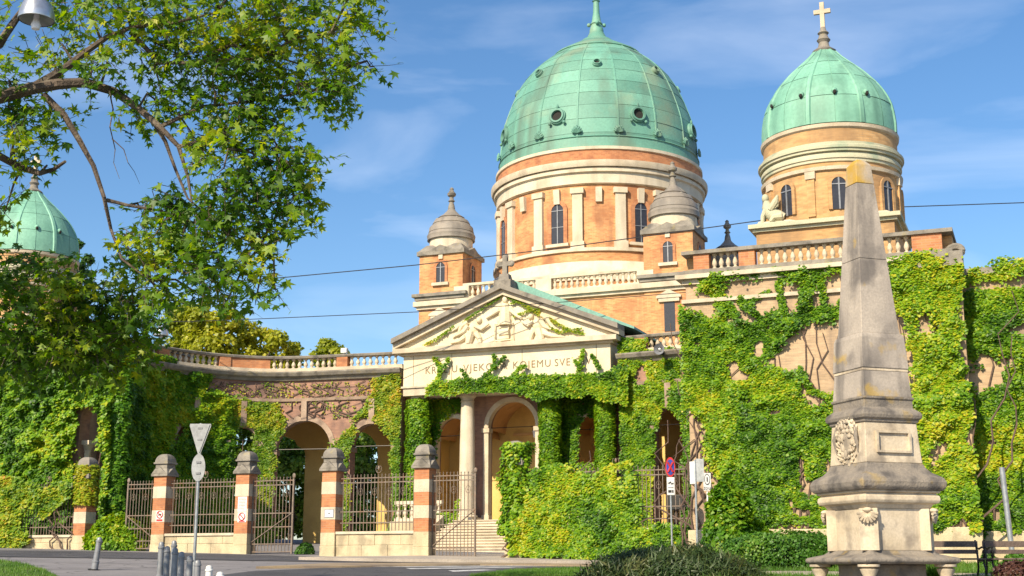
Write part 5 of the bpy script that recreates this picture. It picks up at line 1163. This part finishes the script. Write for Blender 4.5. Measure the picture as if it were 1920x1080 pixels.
blob = [(60, 25, 55, .5), (150, 25, 60, .8), (230, 25, 75, 1.1), (320, 25, 85, 1.2), (420, 35, 85, 1.2), (520, 40, 80, 1.2), (610, 40, 70, 1.1), (665, 25, 40, 1), (692, 42, 18, .8), (330, 100, 70, 1.1), (430, 110, 80, 1.2), (520, 110, 75, 1.2), (600, 115, 52, 1.1), (655, 122, 32, 1), (695, 125, 16, .8),
        (300, 160, 48, .9), (400, 168, 55, 1), (480, 172, 55, 1), (560, 162, 52, 1), (615, 172, 42, 1), (640, 160, 22, .8), (25, 165, 45, 1), (15, 200, 36, 1), (90, 232, 34, .7), (40, 240, 42, .8), (45, 285, 32, .7), (250, 205, 34, .8), (295, 190, 28, .8),
        (445, 200, 38, 1), (500, 215, 30, .9), (465, 270, 42, .9), (515, 265, 36, .9), (420, 250, 32, .8), (480, 305, 52, 1), (540, 305, 42, 1), (420, 315, 50, .9), (380, 290, 38, .7), (360, 250, 36, .8), (560, 335, 32, .9), (586, 300, 15, .7), (450, 352, 46, 1), (500, 370, 42, 1), (400, 372, 42, .9), (350, 402, 38, .8), (540, 388, 36, .9), (586, 390, 15, .7),
        (300, 382, 40, .8), (262, 392, 28, .7), (240, 442, 36, .8), (290, 442, 42, .9), (340, 452, 42, .9), (390, 432, 40, 1), (440, 432, 40, 1), (480, 442, 36, .9), (540, 442, 26, .7), (250, 482, 32, .8), (290, 502, 38, .9), (350, 512, 42, .9), (400, 522, 40, .9), (450, 502, 36, .8), (500, 478, 26, .7), (430, 556, 28, .7), (480, 560, 22, .7), (380, 556, 28, .7), (300, 556, 34, .9), (515, 538, 12, .6),
        (30, 540, 65, 1.2), (120, 562, 62, 1.2), (200, 556, 46, 1.1), (10, 395, 26, .8), (25, 500, 40, .9), (110, 515, 32, .9), (60, 620, 70, 1.3), (160, 622, 66, 1.3), (30, 672, 44, 1.2), (120, 672, 44, 1.2), (200, 664, 40, 1.1), (232, 604, 46, 1.1), (255, 560, 36, 1), (244, 642, 44, 1.1), (170, 130, 36, .7), (200, 118, 32, .7), (120, 90, 36, .7), (90, 122, 26, .6), (-80, 520, 70, 1.1), (-90, 640, 80, 1.1), (-60, 80, 100, .8), (-80, 300, 90, .8), (330, -60, 110, 1), (520, -60, 110, 1), (120, -70, 110, .8), (670, -50, 60, 1), (-190, 420, 110, .8), (-200, 150, 120, .8)]
Ps, Sz, TW = [], [], MB()
limb_pts = [Vector(L3(u, v)) for pts, _, _ in limbs for (u0, v0), (u1, v1) in zip(pts, pts[1:]) for u, v in [(u0 + (u1 - u0) * t, v0 + (v1 - v0) * t) for t in (0, .25, .5, .75)]]
for u, v, r, de in blob:
    low = v > 470 and u < 270; D0 = TD + (2.2 if low else 0) + random.uniform(-.5, .5); rad = r * D0 / F_PX; c0 = np.array(at_depth(u, v, D0)); n = int(de * (430 if low else 330) * rad * rad * (2.0 if rad < .35 else 1.0) / .25)
    n = int(n * (.66 if low else .52))
    cl = Vector(c0 - np.array(tb)); near = min(limb_pts, key=lambda w: (w - cl).length); sag = Vector((random.uniform(-.1, .1), random.uniform(-.2, .2), .12))
    if (near - cl).length < 1.3: TW.tube([near, near.lerp(cl, .5) + sag, cl, cl + (cl - near).normalized() * rad * .6], [.026, .018, .012, .004], 5, False)
    # twigs: leaves hang along short random sprays inside the cluster
    for _ in range(max(3, n // 6)):
        s = RNG.normal(0, 1, 3); s /= np.linalg.norm(s); st = c0 + s * rad * RNG.random() ** .5 * np.array([1, 1.5, 1]); d = s * .6 + np.array([.45, 0, -.35]) + RNG.normal(0, .3, 3); d /= np.linalg.norm(d)
        a0_ = st - d * .12 - np.array(tb); TW.tube([tuple(a0_), tuple(a0_ + d * .3 + np.array([0, 0, -.01])), tuple(a0_ + d * .55)], [.007, .005, .002], 3, False)
        for q in range(6): Ps.append(st + d * .075 * q + RNG.normal(0, .045, 3))
_tw = TW.build('twigs', 'bark', PT); _tw['kind'] = 'stuff'
P = np.array(Ps); n = len(P); Nn = RNG.normal(0, .6, (n, 3)) + np.array([-.2, -.6, .75]); fr = leaf_frames(Nn, .75, .35); sz = RNG.uniform(.10, .175, n); tint = np.clip(.5 + (vnoise(P, 1.1) - .5) * .9 + RNG.normal(0, .16, n), 0, 1)
uu, vv = project(P[:, 0], P[:, 1], P[:, 2]); vis = (uu > 0) & (uu < 1920) & (vv > 0) & (vv < 1080); order = np.argsort(-(sz / P[:, 1]) * vis); big = order[:300]; rest = np.ones(n, bool); rest[big] = False
bse = np.array(tb); o = bpy.data.objects.new('foliage', leaf_mesh('foliage', P[rest] - bse, None, sz[rest], tint[rest], 'plane', 'star', frames=tuple(f[rest] for f in fr))); C.objects.link(o); o.parent = PT; o['kind'] = 'stuff'
LM = []
for tv in (.1, .35, .55, .8): LM.append(leaf_mesh('leaf', np.zeros((1, 3)), None, np.ones(1), np.array([tv]), 'plane', 'star', frames=(np.array([[1., 0, 0]]), np.array([[0, 1., 0]]), np.array([[0, 0, 1.]]))))
for i in big:
    o = bpy.data.objects.new('leaf', LM[int(min(3, tint[i] * 4))]); C.objects.link(o); o.parent = PT
    R3 = Matrix((fr[0][i], fr[1][i], fr[2][i])).transposed(); o.matrix_local = Matrix.Translation(Vector(P[i] - bse)) @ (R3 * float(sz[i])).to_4x4()

# ================================================================ OBELISK
OD = 24.0; oc = at_depth(1652, 1046, OD); og = ground(oc.x, oc.y) + GL
OB = thing('obelisk', 'tall weathered stone obelisk with a wreath on a moulded pedestal', 'obelisk', (oc.x, oc.y, og), math.radians(18.6))
def zo(v, u=1640): d = ray(u, v); return d[2] / d[1] * OD - og
K = OD / F_PX / 1.386 / 2 * 1.01
def rings(levels, name, mat, bev=.012):
    m = MB(); b = 0
    for wpx, v in levels: r = wpx * K; z = zo(v); m.v += [(-r, -r, z), (r, -r, z), (r, r, z), (-r, r, z)]
    n = len(levels)
    for i in range(n - 1):
        for j in range(4): q = (j + 1) % 4; m.face([i * 4 + j, i * 4 + q, (i + 1) * 4 + q, (i + 1) * 4 + j])
    m.face([3, 2, 1, 0]); m.face([(n - 1) * 4 + j for j in range(4)]); return m.build(name, mat, OB, bev)
zsl = zo(1058)
for sx in (-1, 1):
    for sy in (-1, 1): MB().lathe([(.17, 0), (.17, zsl * .12), (.09, zsl * .2), (.08, zsl * .4), (.14, zsl * .68), (.16, zsl * .8), (.10, zsl * .86), (.19, zsl * .9), (.19, zsl - .003)], sx * .78, sy * .78, 14).build('baluster_leg', 'obelisk_base', OB)
MB().box(-.55, .55, -.55, .55, 0, zsl - .004).build('core_block', 'obelisk_dark', OB, .02)
MB().box(-1.05, 1.05, -1.05, 1.05, -.25, .02).build('foot_slab', 'obelisk_dark', OB, .02)
rings([(250, 1058.2), (262, 1057), (272, 1054), (274, 1050), (268, 1046.5), (240, 1043.5), (205, 1040), (192, 1036), (188, 1033)], 'basin_slab', 'obelisk_dark', .015)
rings([(178, 1033), (178, 956)], 'pedestal_die', 'obelisk_base')
rings([(182, 956), (186, 953), (190, 951), (190, 948.5), (212, 946), (219, 941), (217, 933), (206, 931), (206, 928)], 'pedestal_cornice', 'obelisk_base')
rings([(212, 928), (220, 926), (220, 923.5)], 'pedestal_fillet', 'obelisk_base', .006)
rings([(230, 923.5), (243, 917), (245, 908), (236, 900), (222, 896), (196, 890), (176, 881), (166, 872)], 'torus_base', 'obelisk_dark', .02)
rings([(165, 872), (160, 850), (152, 798)], 'wreath_die', 'obelisk_base')
rings([(156, 798), (160, 796), (160, 793), (172, 790), (176, 784), (170, 778), (154, 773), (144, 770), (143, 756), (150, 754), (150, 750)], 'die_cornice', 'obelisk_dark', .01)
rings([(143, 750), (133, 702)], 'stepped_block', 'obelisk'); rings([(135, 702), (133, 697)], 'fillet', 'obelisk_base', .004); rings([(138, 697), (129, 640), (122, 632)], 'stepped_block', 'obelisk')
rings([(115, 632), (111, 622), (84, 492)], 'shaft', 'obelisk'); rings([(84, 491.6), (54, 349)], 'shaft', 'obelisk'); rings([(55, 348.6), (46, 312), (22, 302)], 'shaft_top', 'obelisk_top')
# corner pilasters with shells, sunk panel on the right face, wreath on the left face
hw = 178 * K
for cx, cy, rz in ((1, -1, PI / 4), (-1, -1, -PI / 4), (1, 1, 3 * PI / 4), (-1, 1, -3 * PI / 4)):
    z0, z1 = zo(1033), zo(956); zs = zo(962)
    ox, oy = math.sin(rz), -math.cos(rz); tx, ty = math.cos(rz), math.sin(rz); b0 = (cx * hw, cy * hw)
    P = lambda s: (b0[0] + tx * s, b0[1] + ty * s, -ox, -oy)
    sweep(MB(), P, -.16, .16, [(.25, z0 + .002), (-.015, z0 + .002), (-.015, z1 - .002), (.25, z1 - .002)], 3).build('corner_pilaster', 'obelisk_base', OB)
    m = MB()
    for q in range(-4, 5):
        an = q * .36; p0 = Vector((b0[0] + ox * .05, b0[1] + oy * .05, zs - .02)); d = Vector((tx * math.sin(an), ty * math.sin(an), -math.cos(an))); o_ = Vector((ox, oy, 0))
        m.tube([p0, p0 + d * .09 + o_ * .05, p0 + d * .18 + o_ * .02], [.02, .032, .026], 6)
    m.ball((b0[0] + ox * .06, b0[1] + oy * .06, zs + .02), (.09, .09, .05), 8, 6); m.build('shell', 'obelisk_base', OB)
wz0, wz1 = zo(862), zo(800); wd = 158 * K
m = MB(); y = -wd - .005
for x0, x1, za, zb in ((-.36, .36, wz1 - .17, wz1 - .13), (-.36, .36, wz0 + .08, wz0 + .12), (-.36, -.32, wz0 + .12, wz1 - .17), (.32, .36, wz0 + .12, wz1 - .17)): m.box(x0, x1, y - .02 - (wz1 - za) * .07, y + .06, za, zb)
m.build('panel_frame', 'obelisk_base', OB)
m = MB(); zc = (wz0 + wz1) / 2 + .03; xx = -wd + .015
for q in range(120):
    an = random.uniform(0, 2 * PI); r_ = random.uniform(.7, 1.12); p0 = Vector((xx - .01, .30 * r_ * math.cos(an), zc + .40 * r_ * math.sin(an))); sg = 1 if math.cos(an) > 0 else -1
    d = Vector((-random.uniform(.02, .06), -math.sin(an) * .07 * sg + math.cos(an) * .05, math.cos(an) * .11 * sg + math.sin(an) * .04)); m.tube([p0, p0 + d * .6 + Vector((-.015, 0, 0)), p0 + d], [.012, .028, .005], 5)
m.ball((xx, 0, zc), (.07, .22, .31), 12, 8)
for q in range(26): m.ball((xx - .05, random.uniform(-.2, .2), zc + random.uniform(-.3, .3)), (random.uniform(.02, .05), random.uniform(.03, .07), random.uniform(.03, .09)), 7, 5)
m.build('wreath', 'obelisk_base', OB)
m = MB()
for s in (-1, 1): m.tube([(xx - .04, s * .07 * t * math.cos(t * 1.7), wz1 + .02 + .07 * t * math.sin(t * 1.7) * .5) for t in [.3 * i for i in range(1, 9)]], .03, 6)
m.box(xx - .06, xx + .1, -.25, .25, wz1 + .1, wz1 + .17); m.tube([(xx - .04, -.3, wz1 - .02), (xx - .07, -.36, wz1 - .25), (xx - .03, -.34, wz1 - .5)], [.03, .04, .015], 6); m.tube([(xx - .04, .3, wz1 - .02), (xx - .07, .36, wz1 - .25), (xx - .03, .34, wz1 - .5)], [.03, .04, .015], 6)
m.build('ribbon_crest', 'obelisk_dark', OB)

# ================================================================ STREET AND GARDEN FURNITURE
BD = 29.0
def bench(u0, u1, label):
    p0, p1 = at_depth(u0, 1047, BD), at_depth(u1, 1047, BD); L = p1.x - p0.x; g0 = ground(p0.x + L / 2, BD) + GL
    t = thing('park_bench', label, 'bench', (p0.x + L / 2, BD, g0), 0, 'wooden park benches by the ivy wall')
    sh = p0.z - g0; bh = at_depth(u0, 1014, BD).z - g0
    for k in range(4): MB().box(-L / 2, L / 2, -.2 + k * .11, -.11 + k * .11, sh - .03, sh + .005).build('seat_slat', 'wood', t, .006)
    for zz_ in (bh - .13, ): MB().box(-L / 2, L / 2, .265, .295, zz_, zz_ + .13).build('back_slat', 'wood', t, .006)
    MB().box(-L / 2, L / 2, .25, .28, sh + .1, sh + .19).build('back_slat', 'wood', t, .006)
    for x in (-L / 2 + .04, L / 2 - .04):
        m = MB(); m.tube([(x, -.22, 0), (x, -.25, sh * .4), (x, -.16, sh * .75), (x, -.18, sh), (x, -.24, sh + .12), (x, -.2, sh + .22), (x, -.08, sh + .24), (x, .1, sh + .2), (x, .25, sh + .24)], [.028, .022, .022, .024, .022, .022, .02, .02, .018], 7)
        m.tube([(x, .3, 0), (x, .2, sh * .5), (x, .2, sh), (x, .27, sh + .3), (x, .3, bh + .02)], [.028, .022, .024, .02, .02], 7); m.tube([(x, -.18, sh - .05), (x, .2, sh - .05)], .022, 6)
        m.tube([(x, -.18 + .07 * math.cos(k * .6), sh + .1 + .07 * math.sin(k * .6)) for k in range(11)], .014, 5); m.build('iron_end', 'iron_dark', t)
bench(1692, 1843, 'wooden bench with curled iron arms half behind the obelisk'); bench(1852, 2004, 'wooden bench with curled iron arms by the steel post')
def bollard(u, v, D, mat, label, lean=0.0, h=None, r=.06):
    p = at_depth(u, v, D); g0 = ground(p.x, D); t = thing('bollard', label, 'bollard', (p.x, D, g0), 0, 'grey street bollards'); h = h or (p.z - g0)
    t.rotation_euler.y = lean
    MB().lathe([(r * 1.15, -.15), (r * 1.15, h * .22), (r * 1.25, h * .23), (r * 1.25, h * .26), (r, h * .28), (r * .92, h * .84)], 0, 0, 14).build('post', mat, t); MB().lathe([(r * .92, h * .84), (r * 1.12, h * .85), (r * 1.12, h * .885), (r * .9, h * .90), (r * .88, h * .95), (r * .6, h * .985), (0, h)], 0, 0, 14).build('head', mat, t)
    MB().lathe([(r * 2.2, -.02), (r * 2.2, .012), (r * 1.2, .016)], 0, 0, 14).build('foot_plate', 'iron_dark', t)
pb = on_ground(176, 1068); bollard(181, 1008, pb.y, 'grey_paint', 'leaning grey bollard standing alone by the grass mound', math.radians(6), .82, .075)
for i, (u, v, D) in enumerate([(303, 1015.5, 26.5), (314, 1023.5, 26), (327, 1013, 28), (329, 1026.6, 25.5), (341, 1034, 24.6), (356.5, 1041.5, 23.8), (371, 1049.5, 23)]): bollard(u, v, D, 'grey_paint', 'grey bollard in the row before the road sign pole')
for u, v, D in ((392.6, 1059.6, 22), (413, 1071.6, 21)): bollard(u, v, D, 'white', 'white topped bollard at the end of the bollard row')
# road signs
def pole_thing(name, label, u, D, vtop, r=.03, mat='steel'):
    p = at_depth(u, vtop, D); g0 = ground(p.x, D) + (GL if in_poly(np.array([p.x]), np.array([D]), GARDEN)[0] else 0); t = thing(name, label, 'road sign', (p.x, D, g0)); MB().tube([(0, 0, -.2), (0, 0, p.z - g0)], r, 10).build('pole', mat, t); return t, p, g0
D = 29.0; t, p, g0 = pole_thing('road_sign', 'back of triangular give way sign above a round sign', 377, D, 794, .035)
k = D / F_PX; zt_, zb_ = at_depth(377, 795, D).z - g0, at_depth(377, 853, D).z - g0
m = MB(); m.prism([(-.23, zt_), (-.235, zt_ - .05), (-.02, zb_), (.02, zb_), (.235, zt_ - .05), (.23, zt_)], -.045, -.036); m.prism([(-.21, zt_ - .02), (-.01, zb_ + .05), (.01, zb_ + .05), (.21, zt_ - .02)], -.062, -.046); b_ = m.build('triangle_plate', 'steel', t)
zc = at_depth(377, 877, D).z - g0; m = MB(); n = 28; R_ = .30; m.prism([(R_ * .5 * math.cos(2 * PI * i / n), zc + R_ * math.sin(2 * PI * i / n)) for i in range(n)], -.05, -.04); d = m.build('round_plate', 'steel', t)
for z_ in (zt_ - .1, zt_ - .35, zc + .12, zc - .12): MB().box(-.05, .05, -.07, .04, z_ - .02, z_ + .02).build('clamp', 'grey_paint', t)
def disc(t, r, sx, z, y, mat, name, n=28): m = MB(); m.prism([(r * sx * math.cos(2 * PI * i / n), z + r * math.sin(2 * PI * i / n)) for i in range(n)], y - .006, y); return m.build(name, mat, t)
D = 40.0; t, p, g0 = pole_thing('road_sign', 'red and blue no stopping sign over a tow away plate', 1256, D, 858); z_ = lambda v: at_depth(1256, v, D).z - g0; zc = z_(876)
disc(t, .30, .5, zc, -.04, 'red', 'red_disc'); disc(t, .235, .5, zc, -.048, 'blue', 'blue_disc')
for s in (-1, 1): m = MB(); m.tube([(-.075 * s, -.06, zc - .15), (.075 * s, -.06, zc + .15)], .03, 5); m.build('cross_bar', 'red', t)
m = MB(); m.box(-.115, .115, -.045, -.035, z_(928), z_(895)); m.build('tow_plate', 'white', t); zz = z_(905); m = MB(); m.tube([(-.07, -.05, zz - .03), (0, -.05, zz + .02), (.02, -.05, zz - .04), (.08, -.05, zz - .02)], .018, 5); m.box(-.08, .08, -.05, -.046, z_(915), z_(914)); m.box(-.08, .02, -.05, -.046, z_(924), z_(919)); m.box(.035, .08, -.05, -.046, z_(924), z_(919)); m.build('tow_symbol', 'black', t)
D = 37.5; t, p, g0 = pole_thing('road_sign', 'pair of pale sign boards seen from behind on one pole', 1303, D, 862, .035); z_ = lambda v: at_depth(1303, v, D).z - g0
for s, x0, x1, v0, v1 in ((-1, -.14, -.02, 865, 907), (1, .03, .26, 860, 903)):
    m = MB(); n = m.add([(x0, -.03 if s > 0 else .12, z_(v1)), (x1, .1 if s > 0 else -.03, z_(v1)), (x1, .1 if s > 0 else -.03, z_(v0)), (x0, -.03 if s > 0 else .12, z_(v0))]); n2 = m.add([(x, y + .02, z) for x, y, z in m.v[n:n + 4]])
    m.face([n, n + 1, n + 2, n + 3]); m.face([n2 + 3, n2 + 2, n2 + 1, n2])
    for i in range(4): j = (i + 1) % 4; m.face([n + j, n + i, n2 + i, n2 + j])
    m.build('board', 'white', t)
D = 41.0; t, p, g0 = pole_thing('road_sign', 'white zone parking sign on a slim pole', 1325, D, 887, .025, 'white'); z_ = lambda v: at_depth(1325, v, D).z - g0
MB().box(-.115, .115, -.045, -.035, z_(920), z_(887)).build('plate', 'white', t); disc(t, .17, .52, z_(899), -.049, 'black', 'ring'); disc(t, .145, .5, z_(899), -.056, 'white', 'ring_centre')
m = MB(); m.tube([(-.0, -.065, z_(903)), (0, -.065, z_(895))], .02, 5); m.build('mark', 'black', t)
me = text_mesh('ZONA', .13, .003, 'black'); o = bpy.data.objects.new('lettering', me); C.objects.link(o); o.parent = t; o.location = (0, -.05, z_(918.5)); o.rotation_euler = (PI / 2, 0, 0); o.scale = (.55, 1, 1)
# steel post, loudspeaker, camera
p1 = at_depth(1878, 876, 36); g0 = ground(p1.x, 36) + GL; sp = thing('steel_post', 'bright leaning steel post before the ivy wall', 'post', (p1.x + .12, 36, g0))
MB().lathe([(.075, -.2), (.075, 2.2), (.0, 2.2)], 0, 0, 16).build('post', 'steel', sp).parent = sp
sp.children[0].scale = (1, 1, (p1.z - g0) / 2.2); sp.rotation_euler.y = math.radians(-2.5)
p = at_depth(1237, 655, 55.5); ls = thing('loudspeaker', 'grey horn loudspeaker on the arcade parapet', 'loudspeaker', tuple(p), -TH)
MB().tube([(0, .35, 0), (0, .2, 0), (0, .1, 0), (0, 0, 0), (0, -.12, 0)], [.08, .08, .07, .13, .24], 16, False).build('horn', 'grey_paint', ls); MB().ball((0, .02, 0), (.07, .12, .07), 10, 6).build('driver', 'white', ls); MB().box(-.03, .03, .1, .5, -.22, -.08).build('bracket', 'iron_dark', ls)
a_ = path_s = pathL(s_of_u(pathL, lenL, 643, 10)); fl_ = fthing('security_camera', 'small white boxed camera on the curved balustrade', 'camera', a_[0], a_[1], zW['rail'])
ca, cc, cz = ORG[fl_.name]; MB().box(ca - .16, ca + .16, cc + .05, cc + .25, cz + .06, cz + .3).build('housing', 'white', fl_, .02); MB().lathe([(.09, 0), (.09, .03), (0, .03)], 0, 0, 14).build('lens', 'dark', fl_).location = (0, 0, .18)
fl_.children[1].rotation_euler.x = PI / 2; fl_.children[1].location = (0, .05, .18); MB().box(ca - .03, ca + .03, cc + .1, cc + .2, cz, cz + .06).build('foot', 'grey_paint', fl_)
p = at_depth(1270, 941, 44.6); bx_ = thing('equipment_box', 'black box behind the tangled railing', 'box', (p.x, p.y + .4, ground(p.x, p.y + .4)), -TH)
hz_ = p.z - ground(p.x, p.y + .4); MB().box(-.3, .3, -.2, .2, hz_ - .25, hz_ + .25).build('case', 'black', bx_, .02); MB().box(-.06, .06, -.06, .06, 0, hz_ - .25).build('stand', 'iron_dark', bx_)
# lamps and wires
def wire(label, pts, r=.022):
    q = [at_depth(u, v, D) for u, v, D in pts]; b = q[0]; m = MB(); m.tube([x - b for x in q], r, 5); o = m.build('overhead_wire', 'wire'); o.location = b; tag(o, label, 'wire')
wire('upper overhead wire crossing before the chapel towards the small dome', [(100, 552, 60), (535, 520, 57), (780, 497, 56), (1050, 465, 55), (1320, 428, 54), (1430, 413, 54), (1690, 388, 54), (1920, 380, 54), (2100, 376, 54)])
wire('lower overhead wire crossing behind the pediment gable', [(100, 612, 58), (300, 604, 58), (440, 600, 58), (780, 585, 58), (1060, 566, 58), (1290, 548, 58)], .018)
def lamp(label, u, v0, v1, hwpx, D, top):
    p = at_depth(u, v1, D); k = D / F_PX; h = (v1 - v0) * k; w_ = hwpx * k; t = thing('hanging_lamp', label, 'street lamp', tuple(p))
    MB().lathe([(w_, 0), (w_ * 1.02, h * .06), (w_ * .97, h * .3), (w_ * .8, h * .62), (w_ * .5, h * .72), (w_ * .45, h), (w_ * .1, h * 1.05), (0, h * 1.05)], 0, 0, 24).build('shade', 'aluminium', t); MB().lathe([(w_ * .96, h * .02), (w_ * .3, h * .2), (0, h * .2)], 0, 0, 24).build('reflector', 'grey_paint', t)
    MB().lathe([(w_ * .16, h * .2), (w_ * .18, 0), (w_ * .28, -h * .18), (w_ * .22, -h * .34), (0, -h * .4)], 0, 0, 16).build('bulb', 'frosted', t); MB().tube([(0, 0, h), (0, 0, top)], .015, 6).build('hanger', 'wire', t)
lamp('silver bell lamp hanging among the plane branches', 68, -18, 38, 35, 17.5, 3.0); lamp('small silver lamp hanging on the lower wire', 302, 608, 630, 14, 58, at_depth(302, 604, 58).z - at_depth(302, 630, 58).z)

# ================================================================ SHRUBS
def shrub(name, label, ctr, rad, n, leaf, mat, shape='leaf', spiky=0., tint0=0., cat='shrub', sq=1.0):
    t = thing(name, label, cat, (ctr[0], ctr[1], ctr[2])); d = RNG.normal(0, 1, (n, 3)); d /= np.linalg.norm(d, axis=1)[:, None]; d[:, 2] = np.abs(d[:, 2])
    d = np.sign(d) * np.abs(d) ** sq; d /= np.maximum(1e-6, (np.abs(d) ** 2.6).sum(1) ** (1 / 2.6))[:, None] if sq < 1 else 1
    P = d * np.array(rad); P *= (.80 + .28 * vnoise(P + 4, 2.2) + .16 * vnoise(P + 9, 6.))[:, None] * (RNG.random(n) ** .18)[:, None]
    if spiky: P += np.stack([RNG.normal(0, spiky, n), RNG.normal(0, spiky, n), np.abs(RNG.normal(0, spiky * .6, n))], 1)
    o = bpy.data.objects.new('foliage', leaf_mesh('foliage', P, d + np.array([0, 0, .3]), RNG.uniform(.6, 1.4, n) * leaf, np.clip(tint0 + .45 + (vnoise(P + 2, 2.5) - .5) * .8 + RNG.normal(0, .16, n), 0, 1), mat, shape, droop=-.3, jitter=.6)); C.objects.link(o); o.parent = t; o['kind'] = 'stuff'
    m = MB()
    for _ in range(7): an = random.uniform(0, 6.28); m.tube([(0, 0, -.1), (math.cos(an) * rad[0] * .35, math.sin(an) * rad[1] * .35, rad[2] * .4), (math.cos(an) * rad[0] * .7, math.sin(an) * rad[1] * .7, rad[2] * .65)], [.03, .02, .008], 5)
    m.build('branches', 'stem', t); return t
def gpt(u, D, lift=GL): x = at_depth(u, 1065, D).x; return (x, D, ground(x, D) + lift)
b = gpt(1468, 33.5); shrub('box_hedge', 'clipped green box hedge beside the obelisk', b, (1.6, .9, (at_depth(1468, 1000, 33.5).z - b[2]) * 1.05), 30000, .06, 'hedge', cat='hedge', sq=.7)
b = gpt(1262, 27.5, .1); shrub('juniper', 'dark spreading juniper on the traffic island', b, (1.75, 1.0, at_depth(1262, 1035, 27.5).z - b[2]), 24000, .15, 'juniper', 'blade', .11, .05)
b = gpt(1910, 28); shrub('copper_shrub', 'small copper leaved shrub before the bench', b, (.55, .45, .42), 2600, .07, 'copper_leaf')
b = gpt(1906, 35); shrub('round_bush', 'small round green bush beside the steel post', b, (.36, .36, .42), 3000, .06, 'hedge'); b = gpt(1855, 35.5); shrub('round_bush', 'small round green bush between the two benches', b, (.26, .26, .4), 2200, .06, 'hedge')
x = at_depth(573, 1030, 49).x; shrub('round_bush', 'small clipped bush inside the gate by the plaque pier', (x, 49, ground(x, 49)), (.36, .36, .42), 3000, .06, 'hedge', tint0=-.1)
x = at_depth(215, 1030, 51).x; shrub('broad_bush', 'low yellow green bush inside the left gate opening', (x, 51, ground(x, 51)), (1.2, .7, 1.3), 7000, .12, 'ivy', tint0=.1)
b = gpt(1368, 37.5); shrub('broad_bush', 'upright dark green bush at the corner of the domed pavilion', b, (.75, .5, 2.3), 7000, .12, 'ivy_dark', tint0=.05)
b = gpt(1400, 38); shrub('broad_bush', 'loose bush spilling over the pavilion plinth', b, (.9, .5, 1.2), 6000, .12, 'ivy', tint0=.1)
n = 500; b = gpt(1758, 26); tt = thing('ornamental_grass', 'tuft of arching yellow grass at the foot of the obelisk', 'grass tuft', b); an = RNG.uniform(0, 2 * PI, n); up = np.stack([np.cos(an) * .55, np.sin(an) * .55, np.full(n, 1.0)], 1) + RNG.normal(0, .15, (n, 3)); up /= np.linalg.norm(up, axis=1)[:, None]; sd = np.stack([-np.sin(an), np.cos(an), np.zeros(n)], 1)
o = bpy.data.objects.new('blades', leaf_mesh('blades', RNG.normal(0, .06, (n, 3)) * np.array([1, 1, 0]), None, RNG.uniform(.3, .55, n), RNG.uniform(.5, 1, n), 'grass', 'blade', frames=(sd * .5, up, np.cross(sd, up)))); C.objects.link(o); o.parent = tt; o['kind'] = 'stuff'
